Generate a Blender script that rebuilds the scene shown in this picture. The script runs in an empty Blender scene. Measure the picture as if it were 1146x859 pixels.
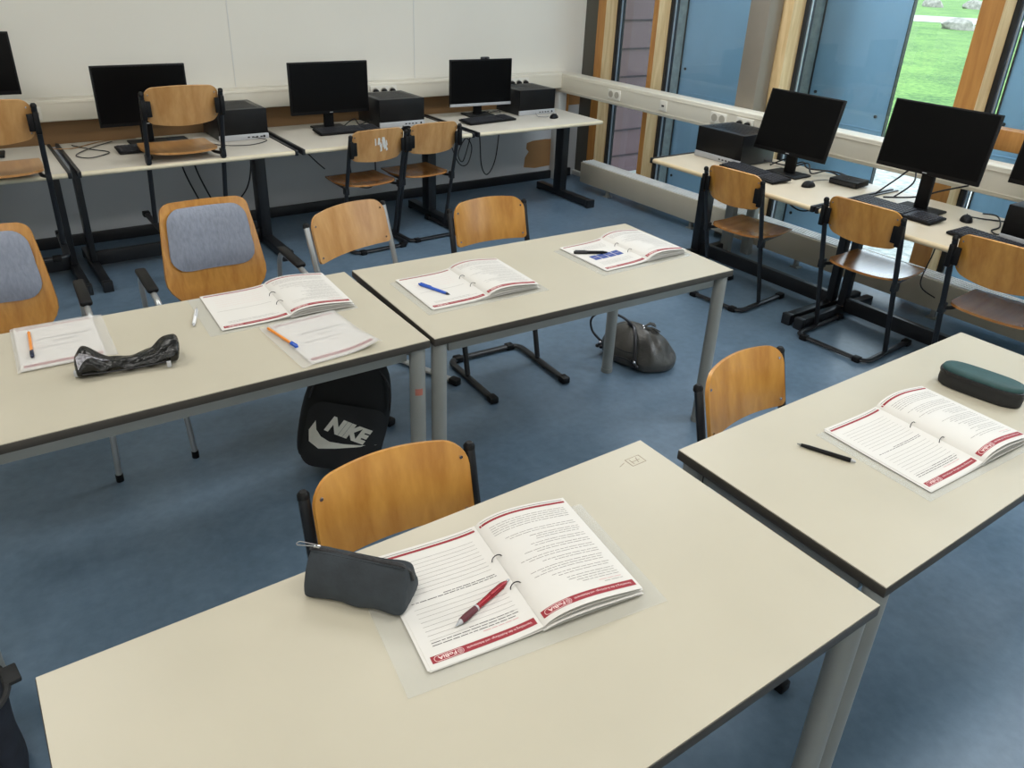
import bpy, bmesh, math, random
from mathutils import Vector, Matrix, Euler
random.seed(7)
C = bpy.context.scene.collection
PI = math.pi
def V(*a): return Vector(a)

# ------------------------------------------------------------------ materials
def s2l(c):
    return tuple((x/12.92 if x <= .04045 else ((x+.055)/1.055)**2.4) for x in (v/255 for v in c))
def mat(name, rgb, rough=.5, metal=0., var=0., scale=8., stretch=(1,1,1), bump=0., spec=.5, coat=0., rough_var=0., detail=4, var_rgb=None):
    m = bpy.data.materials.new(name); m.use_nodes = True
    nt = m.node_tree; b = nt.nodes['Principled BSDF']
    col = s2l(rgb)
    b.inputs['Base Color'].default_value = (*col, 1)
    b.inputs['Roughness'].default_value = rough
    b.inputs['Metallic'].default_value = metal
    b.inputs['Specular IOR Level'].default_value = spec
    if coat: b.inputs['Coat Weight'].default_value = coat; b.inputs['Coat Roughness'].default_value = .15
    tc = nt.nodes.new('ShaderNodeTexCoord'); mp = nt.nodes.new('ShaderNodeMapping')
    mp.inputs['Scale'].default_value = stretch
    nt.links.new(tc.outputs['Object'], mp.inputs['Vector'])
    n = nt.nodes.new('ShaderNodeTexNoise'); n.inputs['Scale'].default_value = scale; n.inputs['Detail'].default_value = detail
    nt.links.new(mp.outputs['Vector'], n.inputs['Vector'])
    if var or var_rgb:
        r = nt.nodes.new('ShaderNodeValToRGB')
        lo = s2l(var_rgb) if var_rgb else tuple(c*(1-var) for c in col)
        hi = col if var_rgb else tuple(min(1, c*(1+var)) for c in col)
        r.color_ramp.elements[0].position = .3; r.color_ramp.elements[1].position = .7
        r.color_ramp.elements[0].color = (*lo, 1); r.color_ramp.elements[1].color = (*hi, 1)
        nt.links.new(n.outputs['Fac'], r.inputs['Fac']); nt.links.new(r.outputs['Color'], b.inputs['Base Color'])
    if rough_var:
        mr = nt.nodes.new('ShaderNodeMapRange'); mr.inputs['To Min'].default_value = rough-rough_var; mr.inputs['To Max'].default_value = rough+rough_var
        nt.links.new(n.outputs['Fac'], mr.inputs['Value']); nt.links.new(mr.outputs['Result'], b.inputs['Roughness'])
    if bump:
        bp = nt.nodes.new('ShaderNodeBump'); bp.inputs['Strength'].default_value = bump; bp.inputs['Distance'].default_value = .01
        nt.links.new(n.outputs['Fac'], bp.inputs['Height']); nt.links.new(bp.outputs['Normal'], b.inputs['Normal'])
    return m
def wood(name, dark, light, axis='Z', scale=5., rough=.35, coat=0., ring=14):
    m = bpy.data.materials.new(name); m.use_nodes = True
    nt = m.node_tree; b = nt.nodes['Principled BSDF']
    b.inputs['Roughness'].default_value = rough
    if coat: b.inputs['Coat Weight'].default_value = coat; b.inputs['Coat Roughness'].default_value = .2
    tc = nt.nodes.new('ShaderNodeTexCoord'); mp = nt.nodes.new('ShaderNodeMapping')
    st = {'Z': (1, 1, .10), 'Y': (1, .10, 1), 'X': (.10, 1, 1)}[axis]
    mp.inputs['Scale'].default_value = st
    nt.links.new(tc.outputs['Object'], mp.inputs['Vector'])
    n = nt.nodes.new('ShaderNodeTexNoise'); n.inputs['Scale'].default_value = scale; n.inputs['Detail'].default_value = 3
    n2 = nt.nodes.new('ShaderNodeTexNoise'); n2.inputs['Scale'].default_value = scale*16; n2.inputs['Detail'].default_value = 5
    for q in (n, n2): nt.links.new(mp.outputs['Vector'], q.inputs['Vector'])
    mu = nt.nodes.new('ShaderNodeMath'); mu.operation = 'MULTIPLY'; mu.inputs[1].default_value = ring
    nt.links.new(n.outputs['Fac'], mu.inputs[0])
    si = nt.nodes.new('ShaderNodeMath'); si.operation = 'PINGPONG'; si.inputs[1].default_value = 1
    nt.links.new(mu.outputs[0], si.inputs[0])
    mx = nt.nodes.new('ShaderNodeMix'); mx.inputs['Factor'].default_value = .55
    nt.links.new(si.outputs[0], mx.inputs['A']); nt.links.new(n2.outputs['Fac'], mx.inputs['B'])
    r = nt.nodes.new('ShaderNodeValToRGB')
    r.color_ramp.elements[0].position = .15; r.color_ramp.elements[1].position = .8
    r.color_ramp.elements[0].color = (*s2l(dark), 1); r.color_ramp.elements[1].color = (*s2l(light), 1)
    nt.links.new(mx.outputs['Result'], r.inputs['Fac']); nt.links.new(r.outputs['Color'], b.inputs['Base Color'])
    return m
M = {}
M['table'] = mat('table_laminate', (188,181,162), .38, var=.035, scale=3, rough_var=.06, detail=8)
M['desk'] = mat('desk_laminate', (204,198,186), .4, var=.03, scale=4)
M['desk_edge'] = mat('desk_edge', (214,204,178), .35, var=.03, scale=5)
M['wdesk'] = mat('window_desk_laminate', (200,188,166), .35, var=.03, scale=4)
M['wdesk_edge'] = mat('window_desk_edge', (208,188,152), .3, var=.03, scale=5)
M['edge'] = mat('table_edge', (58,54,48), .5, var=.1, scale=30)
M['grey_metal'] = mat('grey_painted_metal', (142,144,140), .42, .15, var=.04, scale=12)
M['silver_tube'] = mat('silver_tube', (176,178,178), .3, .6, var=.03, scale=12)
M['black_metal'] = mat('black_painted_metal', (26,28,32), .38, .1, var=.15, scale=15)
M['black_plastic'] = mat('black_plastic', (10,10,12), .5, var=.15, scale=30, spec=.25)
M['key'] = mat('key_plastic', (46,47,52), .5, var=.15, scale=60)
M['screen'] = mat('screen_glass', (3,3,4), .35, var=.1, scale=3, spec=.14)
M['silver'] = mat('silver_plastic', (178,180,184), .4, .2, var=.04, scale=20)
M['port'] = mat('dark_port', (30,30,34), .5, var=.2, scale=30)
M['beech'] = wood('beech_plywood', (172,115,46), (202,147,70), 'Z', 5, .33, .25)
M['beech_light'] = wood('light_beech_plywood', (176,126,70), (200,154,98), 'Z', 5, .35, .2)
M['beech_seat'] = wood('beech_seat_plywood', (152,100,50), (180,126,70), 'Y', 5, .25, .4)
M['beech_seat_light'] = wood('light_beech_seat_plywood', (160,112,60), (186,138,82), 'Y', 5, .32, .2)
M['shell'] = wood('golden_shell_plywood', (172,114,46), (198,142,66), 'Z', 9, .33, .2)
M['pine'] = wood('pine_frame', (196,164,116), (222,196,150), 'Z', 6, .45)  # frame timber with daylight put into its colour, for the reveals
M['pine_orange'] = wood('pine_frame_face', (166,112,54), (190,136,72), 'Z', 6, .45)  # same frame timber, backlit shade put into its colour
M['board'] = mat('brown_board', (150,112,70), .6, var=.1, scale=6, stretch=(.2,1,1))
M['wall'] = mat('painted_wall', (228,225,215), .7, var=.015, scale=2, bump=.03)
M['wall_low'] = mat('lower_wall_paint', (186,188,190), .7, var=.03, scale=3)
M['trunk'] = mat('trunking_metal', (226,220,204), .32, .05, var=.02, scale=3)
M['socket'] = mat('socket_plastic', (228,224,212), .35, var=.02, scale=20)
M['outlet'] = mat('outlet_plastic', (176,170,156), .4, var=.03, scale=20)
M['convector'] = mat('convector_paint', (186,178,160), .45, .05, var=.04, scale=3)
M['fins'] = mat('convector_fins', (244,246,246), .35, .0, var=.1, scale=10)
M['white_paint'] = mat('white_paint', (214,214,210), .5, var=.02, scale=5)
M['column'] = mat('column_paint', (128,120,108), .5, var=.04, scale=4)
M['dark_post'] = mat('dark_green_grey_post', (84,82,74), .5, var=.05, scale=4)
M['frame'] = mat('dark_frame', (36,40,46), .4, .2, var=.1, scale=10)
M['alu'] = mat('aluminium_spacer', (190,196,202), .3, .7, var=.05, scale=10)
M['panel'] = mat('blue_sheet', (146,184,216), .5, .0, var=.07, scale=2.5, detail=6, rough_var=.1)
M['panel_grey'] = mat('galvanised_strip', (140,160,170), .5, .1, var=.18, scale=18)
M['siding'] = mat('purple_siding', (92,70,74), .6, var=.08, scale=3, stretch=(1,1,1))
M['groove'] = mat('siding_groove', (40,28,36), .7, var=.1, scale=5)
M['baseboard'] = mat('black_baseboard', (24,25,28), .45, var=.1, scale=10)
M['ceiling'] = mat('ceiling_paint', (226,224,218), .8, var=.01, scale=2)
M['cushion'] = mat('blue_grey_fabric', (134,140,154), .9, var=.11, scale=90, stretch=(1,1,.35), bump=.25)
M['paper'] = mat('paper', (216,213,207), .7, var=.01, scale=4)
M['ink'] = mat('grey_print', (138,134,130), .8, var=.15, scale=60)
M['ink_dark'] = mat('black_print', (84,80,82), .8, var=.15, scale=60)
M['crimson'] = mat('crimson_print', (148,34,46), .6, var=.05, scale=30)
M['pink'] = mat('pale_red_print', (206,150,150), .7, var=.05, scale=30)
M['navy_print'] = mat('navy_print', (46,72,140), .6, var=.05, scale=30)
M['white_print'] = mat('white_print', (240,214,210), .7, var=.02, scale=30)
M['case_fabric'] = mat('charcoal_canvas', (44,50,55), .85, var=.22, scale=18, bump=.45, detail=8)
M['zip'] = mat('black_zip', (18,18,22), .5, var=.2, scale=80, bump=.4)
M['teal'] = mat('dark_teal_fabric', (34,70,70), .6, var=.12, scale=40, bump=.1)
M['black_fabric'] = mat('black_nylon', (26,27,28), .7, var=.2, scale=50, bump=.1)
M['bp'] = mat('backpack_nylon', (9,10,11), .8, var=.25, scale=14, bump=.2)
M['bp_pocket'] = mat('backpack_pocket', (24,25,27), .75, var=.2, scale=20, bump=.15)
M['bp_print'] = mat('backpack_print', (232,228,216), .6, var=.04, scale=30)
M['patent'] = mat('shiny_black_vinyl', (8,9,8), .24, var=.3, scale=30, bump=1., coat=.1, spec=.4)
M['sequin'] = mat('silver_sequins', (170,168,176), .3, .4, var=.8, scale=120, bump=.6)
M['leather'] = mat('grey_leather', (72,71,68), .36, var=.35, scale=11, bump=1., detail=6)
M['leather_dark'] = mat('black_leather', (30,30,36), .35, var=.2, scale=20)
M['chrome'] = mat('chrome', (200,200,205), .15, 1., var=.03, scale=10)
M['denim'] = mat('navy_canvas', (26,31,42), .85, var=.25, scale=16, bump=.3)
M['cable'] = mat('black_cable', (18,18,22), .45, var=.1, scale=30)
M['cable_grey'] = mat('grey_cable', (120,120,120), .45, var=.1, scale=30)
M['pen_red'] = mat('metallic_red', (138,16,30), .25, .3, var=.1, scale=20)
M['pen_grip'] = mat('dark_red_rubber', (84,22,34), .5, var=.15, scale=200)
M['orange'] = mat('orange_plastic', (226,138,50), .3, var=.04, scale=30)
M['blue'] = mat('blue_plastic', (34,84,186), .3, var=.06, scale=30)
M['navy'] = mat('navy_plastic', (26,36,62), .35, var=.06, scale=30)
M['pen_white'] = mat('white_plastic', (232,232,234), .25, var=.02, scale=30)
M['stone'] = mat('pale_stone', (150,145,136), .9, var=.4, scale=5, bump=.6)
M['concrete'] = mat('pale_path', (176,172,164), .9, var=.06, scale=2)
M['patch'] = mat('white_sticker_rest', (222,220,214), .7, var=.05, scale=60)
M['sticker'] = mat('faded_red_sticker', (172,106,92), .6, var=.15, scale=60)
M['pencil'] = mat('pencil_mark', (170,160,144), .8, var=.1, scale=60)

# floor: mottled linoleum
def floor_mat():
    m = bpy.data.materials.new('blue_linoleum'); m.use_nodes = True; nt = m.node_tree; b = nt.nodes['Principled BSDF']
    tc = nt.nodes.new('ShaderNodeTexCoord')
    a = nt.nodes.new('ShaderNodeTexNoise'); a.inputs['Scale'].default_value = 1.7; a.inputs['Detail'].default_value = 7; a.inputs['Roughness'].default_value = .65
    c = nt.nodes.new('ShaderNodeTexNoise'); c.inputs['Scale'].default_value = 26; c.inputs['Detail'].default_value = 5
    for q in (a, c): nt.links.new(tc.outputs['Object'], q.inputs['Vector'])
    mx = nt.nodes.new('ShaderNodeMix'); mx.inputs['Factor'].default_value = .3
    nt.links.new(a.outputs['Fac'], mx.inputs['A']); nt.links.new(c.outputs['Fac'], mx.inputs['B'])
    r = nt.nodes.new('ShaderNodeValToRGB'); r.color_ramp.elements[0].position = .36; r.color_ramp.elements[1].position = .64
    r.color_ramp.elements[0].color = (*s2l((80,101,119)), 1); r.color_ramp.elements[1].color = (*s2l((103,125,145)), 1)
    nt.links.new(mx.outputs['Result'], r.inputs['Fac']); nt.links.new(r.outputs['Color'], b.inputs['Base Color'])
    b.inputs['Roughness'].default_value = .42
    mr = nt.nodes.new('ShaderNodeMapRange'); mr.inputs['To Min'].default_value = .24; mr.inputs['To Max'].default_value = .48
    nt.links.new(a.outputs['Fac'], mr.inputs['Value']); nt.links.new(mr.outputs['Result'], b.inputs['Roughness'])
    return m
M['floor'] = floor_mat()
def ground_mat():
    m = bpy.data.materials.new('lawn'); m.use_nodes = True; nt = m.node_tree; b = nt.nodes['Principled BSDF']
    tc = nt.nodes.new('ShaderNodeTexCoord')
    a = nt.nodes.new('ShaderNodeTexNoise'); a.inputs['Scale'].default_value = .6; a.inputs['Detail'].default_value = 6
    c = nt.nodes.new('ShaderNodeTexNoise'); c.inputs['Scale'].default_value = 12; c.inputs['Detail'].default_value = 8
    for q in (a, c): nt.links.new(tc.outputs['Object'], q.inputs['Vector'])
    mx = nt.nodes.new('ShaderNodeMix'); mx.inputs['Factor'].default_value = .6
    nt.links.new(a.outputs['Fac'], mx.inputs['A']); nt.links.new(c.outputs['Fac'], mx.inputs['B'])
    r = nt.nodes.new('ShaderNodeValToRGB'); r.color_ramp.elements[0].position = .38; r.color_ramp.elements[1].position = .62
    r.color_ramp.elements[0].color = (*s2l((56,98,40)), 1); r.color_ramp.elements[1].color = (*s2l((118,156,70)), 1)
    nt.links.new(mx.outputs['Result'], r.inputs['Fac']); nt.links.new(r.outputs['Color'], b.inputs['Base Color'])
    b.inputs['Roughness'].default_value = .9
    return m
M['lawn'] = ground_mat()
M['gravel'] = mat('gravel', (214,214,208), .9, var_rgb=(150,152,142), scale=14, bump=.6)
def clear_mat(name, tint, frac, rough=.05, diff=(1,1,1)):
    m = bpy.data.materials.new(name); m.use_nodes = True; nt = m.node_tree
    nt.nodes.remove(nt.nodes['Principled BSDF']); out = nt.nodes['Material Output']
    t = nt.nodes.new('ShaderNodeBsdfTransparent'); t.inputs['Color'].default_value = (*tint, 1)
    g = nt.nodes.new('ShaderNodeBsdfGlossy'); g.inputs['Roughness'].default_value = rough
    dd = nt.nodes.new('ShaderNodeBsdfDiffuse'); dd.inputs['Color'].default_value = (*diff, 1)
    tr = nt.nodes.new('ShaderNodeBsdfTranslucent'); tr.inputs['Color'].default_value = (*diff, 1)
    d = nt.nodes.new('ShaderNodeMixShader'); d.inputs[0].default_value = .45
    nt.links.new(dd.outputs[0], d.inputs[1]); nt.links.new(tr.outputs[0], d.inputs[2])
    lw = nt.nodes.new('ShaderNodeLayerWeight'); lw.inputs['Blend'].default_value = .5
    pw = nt.nodes.new('ShaderNodeMath'); pw.operation = 'POWER'; pw.inputs[1].default_value = 4
    fr = nt.nodes.new('ShaderNodeMath'); fr.operation = 'MULTIPLY_ADD'; fr.inputs[1].default_value = .45; fr.inputs[2].default_value = .035
    nt.links.new(lw.outputs['Facing'], pw.inputs[0]); nt.links.new(pw.outputs[0], fr.inputs[0])
    m1 = nt.nodes.new('ShaderNodeMixShader'); m2 = nt.nodes.new('ShaderNodeMixShader')
    m1.inputs[0].default_value = frac
    nt.links.new(t.outputs[0], m1.inputs[1]); nt.links.new(d.outputs[0], m1.inputs[2])
    nt.links.new(fr.outputs[0], m2.inputs[0]); nt.links.new(m1.outputs[0], m2.inputs[1]); nt.links.new(g.outputs[0], m2.inputs[2])
    nt.links.new(m2.outputs[0], out.inputs['Surface'])
    return m
M['glass'] = clear_mat('window_glass', (.93,.97,.97), .0, .02)
M['film'] = clear_mat('clear_plastic_cover', (.995,1,1), .14, .25, (.95,.96,.98))
M['film_top'] = clear_mat('frosted_plastic_cover', (.995,.995,1), .26, .3, (.97,.96,.94))

# ------------------------------------------------------------------ geometry helpers
def obj(name, bm, m, parent=None, smooth=True, loc=None, rot=None):
    me = bpy.data.meshes.new(name)
    bmesh.ops.recalc_face_normals(bm, faces=bm.faces[:])
    bm.to_mesh(me); bm.free()
    for mm in (m if isinstance(m, (list, tuple)) else [m]): me.materials.append(M[mm] if isinstance(mm, str) else mm)
    if smooth:
        for p in me.polygons: p.use_smooth = True
        try: me.set_sharp_from_angle(angle=math.radians(38))
        except Exception: pass
    o = bpy.data.objects.new(name, me); C.objects.link(o)
    if parent: o.parent = parent
    if loc: o.location = loc
    if rot: o.rotation_euler = rot
    return o
def thing(name, label, cat, loc=(0,0,0), rz=0, group=None):
    o = bpy.data.objects.new(name, None); C.objects.link(o); o.empty_display_size = .1
    o.location = loc; o.rotation_euler = (0,0,rz); o['label'] = label; o['category'] = cat
    if group: o['group'] = group
    return o
def tag(o, label, cat, group=None):
    o['label'] = label; o['category'] = cat
    if group: o['group'] = group
    return o
def struct(o): o['kind'] = 'structure'; return o
def box(bm, x0, x1, y0, y1, z0, z1, bev=0, seg=2, mi=0, mtx=None):
    r = bmesh.ops.create_cube(bm, size=1)
    vs = r['verts']
    for v in vs: v.co = V(x0+(v.co.x+.5)*(x1-x0), y0+(v.co.y+.5)*(y1-y0), z0+(v.co.z+.5)*(z1-z0))
    fs = list({f for v in vs for f in v.link_faces})
    if bev:
        es = list({e for v in vs for e in v.link_edges})
        rb = bmesh.ops.bevel(bm, geom=es, offset=bev, segments=seg, affect='EDGES', profile=.5)
        fs = list({f for v in rb['verts'] for f in v.link_faces} | set(f for f in fs if f.is_valid))
        vs = list({v for f in fs for v in f.verts})
    for f in fs: f.material_index = mi
    if mtx is not None:
        for v in set(v for f in fs for v in f.verts): v.co = mtx @ v.co
    return fs
def B(): return bmesh.new()
def fillet(pts, r, n=5):
    pts = [Vector(p) for p in pts]; out = [pts[0]]
    for a, b, c in zip(pts, pts[1:], pts[2:]):
        d1 = (a-b); d2 = (c-b); rr = min(r, d1.length*.49, d2.length*.49)
        p, q = b+d1.normalized()*rr, b+d2.normalized()*rr
        for i in range(n+1):
            t = i/n; out.append(p*(1-t)**2 + b*2*t*(1-t) + q*t*t)
    out.append(pts[-1]); return out
def catmull(pts, n=6):
    pts = [Vector(p) for p in pts]; P = [pts[0]]+pts+[pts[-1]]; out = []
    for i in range(1, len(P)-2):
        a, b, c, d = P[i-1:i+3]
        for k in range(n):
            t = k/n
            out.append(.5*((2*b)+(c-a)*t+(2*a-5*b+4*c-d)*t*t+(3*b-a-3*c+d)*t**3))
    out.append(pts[-1]); return out
def tube(bm, pts, r, seg=8, ry=None, up=(0,0,1), closed=False, taper=None, mi=0):
    pts = [Vector(p) for p in pts]; n = len(pts); rings = []
    ry = ry or r; up = Vector(up)
    prev = None
    for i, p in enumerate(pts):
        if closed: t = pts[(i+1) % n]-pts[i-1]
        else: t = pts[min(i+1, n-1)]-pts[max(i-1, 0)]
        t.normalize()
        if prev is None:
            s = t.cross(up)
            if s.length < 1e-3: s = t.cross(V(1,0,0))
        else:
            s = prev - t*prev.dot(t)
        s.normalize(); prev = s
        u = s.cross(t)
        k = taper(i/(n-1)) if taper else 1
        rings.append([bm.verts.new(p + s*math.cos(2*PI*j/seg)*r*k + u*math.sin(2*PI*j/seg)*ry*k) for j in range(seg)])
    m = n if closed else n-1
    for i in range(m):
        a, b = rings[i], rings[(i+1) % n]
        for j in range(seg):
            f = bm.faces.new((a[j], a[(j+1) % seg], b[(j+1) % seg], b[j])); f.material_index = mi
    if not closed:
        f = bm.faces.new(rings[0][::-1]); f.material_index = mi
        f = bm.faces.new(rings[-1]); f.material_index = mi
    return rings
def lathe(bm, prof, seg=16, mtx=None, mi=0):
    """prof: (axial, radius) along +X"""
    rings = []
    for x, r in prof:
        rings.append([bm.verts.new((mtx or Matrix()) @ V(x, math.cos(2*PI*j/seg)*r, math.sin(2*PI*j/seg)*r)) for j in range(seg)])
    for a, b in zip(rings, rings[1:]):
        for j in range(seg):
            f = bm.faces.new((a[j], a[(j+1) % seg], b[(j+1) % seg], b[j])); f.material_index = mi
    f = bm.faces.new(rings[0][::-1]); f.material_index = mi; f = bm.faces.new(rings[-1]); f.material_index = mi
def sheet(bm, fn, rows, nu, th, mi=0):
    """solid bent sheet. rows: list of (v, umin, umax); fn(u,v)->Vector; thickness th along the normal"""
    e = 1e-3; T = []; Bt = []
    for v, a, b in rows:
        rt, rb = [], []
        for i in range(nu+1):
            u = a+(b-a)*i/nu; p = fn(u, v)
            nrm = (fn(u+e, v)-fn(u-e, v)).cross(fn(u, v+e)-fn(u, v-e)); nrm.normalize()
            rt.append(bm.verts.new(p+nrm*th/2)); rb.append(bm.verts.new(p-nrm*th/2))
        T.append(rt); Bt.append(rb)
    def q(*vs):
        f = bm.faces.new(vs); f.material_index = mi
    m = len(rows)
    for j in range(m-1):
        for i in range(nu):
            q(T[j][i], T[j][i+1], T[j+1][i+1], T[j+1][i]); q(Bt[j][i], Bt[j+1][i], Bt[j+1][i+1], Bt[j][i+1])
        q(T[j][0], T[j+1][0], Bt[j+1][0], Bt[j][0]); q(T[j][nu], Bt[j][nu], Bt[j+1][nu], T[j+1][nu])
    for i in range(nu):
        q(T[0][i], Bt[0][i], Bt[0][i+1], T[0][i+1]); q(T[-1][i], T[-1][i+1], Bt[-1][i+1], Bt[-1][i])
def rrows(v0, v1, hw, r0, r1, n=14, bulge=0.):
    """rows of a rounded outline: half width hw, corner radii r0 at v0 end and r1 at v1 end"""
    vs = set()
    for k in range(7):
        a = PI/2*k/6
        vs.add(round(v0+r0*(1-math.cos(a)), 5)); vs.add(round(v1-r1*(1-math.cos(a)), 5))
    for k in range(1, n): vs.add(round(v0+r0+(v1-r1-v0-r0)*k/n, 5))
    out = []
    for v in sorted(vs):
        w = hw + bulge*math.sin(PI*(v-v0)/(v1-v0))
        if v < v0+r0: d = v-v0; w -= r0-math.sqrt(max(0, r0*r0-(r0-d)**2))
        if v > v1-r1: d = v1-v; w -= r1-math.sqrt(max(0, r1*r1-(r1-d)**2))
        out.append((v, -w, w))
    return out
def dup(root, loc, rz, label, group=None, name=None):
    r = root.copy(); C.objects.link(r); r.location = loc; r.rotation_euler = (0,0,rz); r['label'] = label
    if group: r['group'] = group
    for ch in list(root.children):
        c = ch.copy(); C.objects.link(c); c.parent = r
        for g in list(ch.children):
            d = g.copy(); C.objects.link(d); d.parent = c
    return r
def text_bm(bm, s, size, fn, mi=0, bold=0., shear=0., fit=None):
    """flat filled text whose vertices are carried onto a surface by fn(x,y)->Vector"""
    cu = bpy.data.curves.new('t', 'FONT'); cu.body = s; cu.size = size; cu.offset = bold; cu.shear = shear; cu.resolution_u = 3
    o = bpy.data.objects.new('t', cu); C.objects.link(o)
    bpy.context.view_layer.update()
    me = bpy.data.meshes.new_from_object(o.evaluated_get(bpy.context.evaluated_depsgraph_get()))
    k = 1.
    if fit and len(me.vertices):
        w = max(v.co.x for v in me.vertices); k = fit/w
    vs = [bm.verts.new(fn(v.co.x*k, v.co.y)) for v in me.vertices]
    for p in me.polygons:
        try: f = bm.faces.new([vs[i] for i in p.vertices]); f.material_index = mi
        except ValueError: pass
    bpy.data.objects.remove(o); bpy.data.curves.remove(cu); bpy.data.meshes.remove(me)

# ------------------------------------------------------------------ camera
CY, CP, CR = .6389, .4645, .0456
fw = V(math.sin(CY)*math.cos(CP), math.cos(CY)*math.cos(CP), -math.sin(CP))
rt = V(math.cos(CY), -math.sin(CY), 0); up = rt.cross(fw)
R0 = rt*math.cos(CR)+up*math.sin(CR); U0 = -rt*math.sin(CR)+up*math.cos(CR)
cam = bpy.data.cameras.new('camera'); co = bpy.data.objects.new('camera', cam); C.objects.link(co)
mw = Matrix((R0, U0, -fw)).transposed().to_4x4(); mw.translation = V(0,0,1.8635); co.matrix_world = mw
cam.sensor_fit = 'HORIZONTAL'; cam.sensor_width = 36; cam.lens = 873.0/1146*36
cam.shift_x = -(577.67-573)/1146; cam.shift_y = (390.92-429.5)/1146
cam.clip_start = .05; cam.clip_end = 300
bpy.context.scene.camera = co

# ------------------------------------------------------------------ room shell
YB, XW = 5.82, 4.90
bm = B(); box(bm, -2.6, 5.2, -2.4, 6.0, -.12, 0); struct(obj('floor', bm, 'floor', smooth=False))
bm = B(); box(bm, -2.6, 5.2, -2.4, 6.0, 3.0, 3.1); struct(obj('ceiling', bm, 'ceiling', smooth=False))
bm = B(); box(bm, -2.6, 4.98, YB, YB+.15, .83, 3.0); struct(obj('wall_back', bm, 'wall', smooth=False))
wb = bpy.data.objects['wall_back']
bm = B(); box(bm, -2.6, 4.98, YB, YB+.15, .0, .66)
struct(obj('wall_back_lower', bm, 'wall_low', smooth=False))
bm = B(); box(bm, -2.6, 4.98, YB-.004, YB+.15, .66, .83); struct(obj('trim_1', bm, 'board', smooth=False))
bm = B(); box(bm, -2.7, -2.6, -2.4, 6.0, 0, 3.0); struct(obj('wall_left', bm, 'wall', smooth=False))
bm = B(); box(bm, -2.6, 5.2, -2.5, -2.4, 0, 3.0); struct(obj('wall_front', bm, 'wall', smooth=False))
bm = B(); box(bm, -2.6, 4.86, YB-.03, YB, 0, .075, .004); struct(obj('baseboard_back', bm, 'baseboard'))
for i, x in enumerate((-.05, 1.75, 3.18)):
    bm = B(); box(bm, x, x+.006, YB-.003, YB, .97, 3.0); struct(obj('trim_%d' % (i+2), bm, 'white_paint'))
# torn brown patch of the lower wall beside the last desk leg
bm = B()
po = [(4.31,.13),(4.44,.11),(4.66,.12),(4.68,.2),(4.67,.36),(4.55,.37),(4.4,.365),(4.335,.35),(4.33,.3),(4.36,.27),(4.32,.22)]
vs = [bm.verts.new((x, YB-.004, z)) for x, z in po]; bm.faces.new(vs)
struct(obj('trim_5', bm, 'board', smooth=False))
# window side: head wall, sill, windows
bm = B(); box(bm, 4.88, 5.2, -2.4, 5.97, 2.7, 3.0); struct(obj('wall_right', bm, 'wall', smooth=False))
bm = B(); box(bm, 4.9, 5.2, -2.4, 5.97, 0, .045, .004); struct(obj('trim_6', bm, 'white_paint'))
def post(y0, y1, x0, x1, m, name, parent=None, z0=.03, z1=2.7):
    bm = B(); box(bm, x0, x1, y0, y1, z0, z1, .004); return obj(name, bm, m, parent)
def window(n, ya, yb, mull=None, rail=False, face='pine_orange'):
    """opening from ya (far) down to yb (near)"""
    bm = B()
    for a, b in ((ya-.035, ya), (yb, yb+.035)): box(bm, 5.03, 5.10, a, b, .05, 2.7, .003)
    box(bm, 5.03, 5.10, yb, ya, .05, .09, .003)
    w = struct(obj('window_%d' % n, bm, 'frame'))
    bm = B(); box(bm, 5.06, 5.066, yb+.03, ya-.03, .08, 2.7)
    struct(obj('window_pane', bm, 'glass', w, smooth=False))
    bm = B()
    for a in (ya-.043, yb+.035): box(bm, 5.045, 5.06, a, a+.008, .09, 2.7)
    struct(obj('spacer', bm, 'alu', w))
    if mull:
        # mullion in front of the far side of this window: room face in the shaded tone, reveal in the daylit one
        a, b = mull
        bm = B(); fs = box(bm, 4.90, 5.05, b, a, .03, 2.7, 0)
        for f in fs:
            f.material_index = 0 if abs(f.calc_center_median().x-4.90) < 1e-4 else 1
        struct(obj('window_mullion', bm, [face, 'pine'], w, smooth=False))
    if rail:
        bm = B(); box(bm, 4.94, 5.05, yb, ya, .985, 1.10, .004); box(bm, 4.955, 5.05, yb, ya, 1.03, 1.036)
        struct(obj('window_rail', bm, 'pine_orange', w))
    return w
window(1, 5.52, 4.94, (5.62, 5.52))
window(2, 4.885, 3.72, (4.94, 4.885))
window(3, 3.615, 2.374, (3.72, 3.615), False, 'pine')
window(4, 2.25, .9, (2.374, 2.25), True)
window(5, .8, -1.0, (.9, .8), True)  # out-of-view window, added only to let daylight in
struct(post(5.62, YB, 4.93, 5.08, 'dark_post', 'trim_7'))
bm = B(); box(bm, 4.745, 4.895, 3.69, 3.86, 0, 3.0, .012); struct(obj('trim_8', bm, 'column'))
# white box post and timber studs closing the corner beneath the trunking
bm = B(); box(bm, 4.615, 4.70, YB-.09, YB, 0, .83, .004); struct(obj('trim_9', bm, 'white_paint'))
bm = B(); box(bm, 4.70, 4.745, YB-.07, YB, 0, .83, .003); struct(obj('trim_10', bm, 'pine_orange'))
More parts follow.
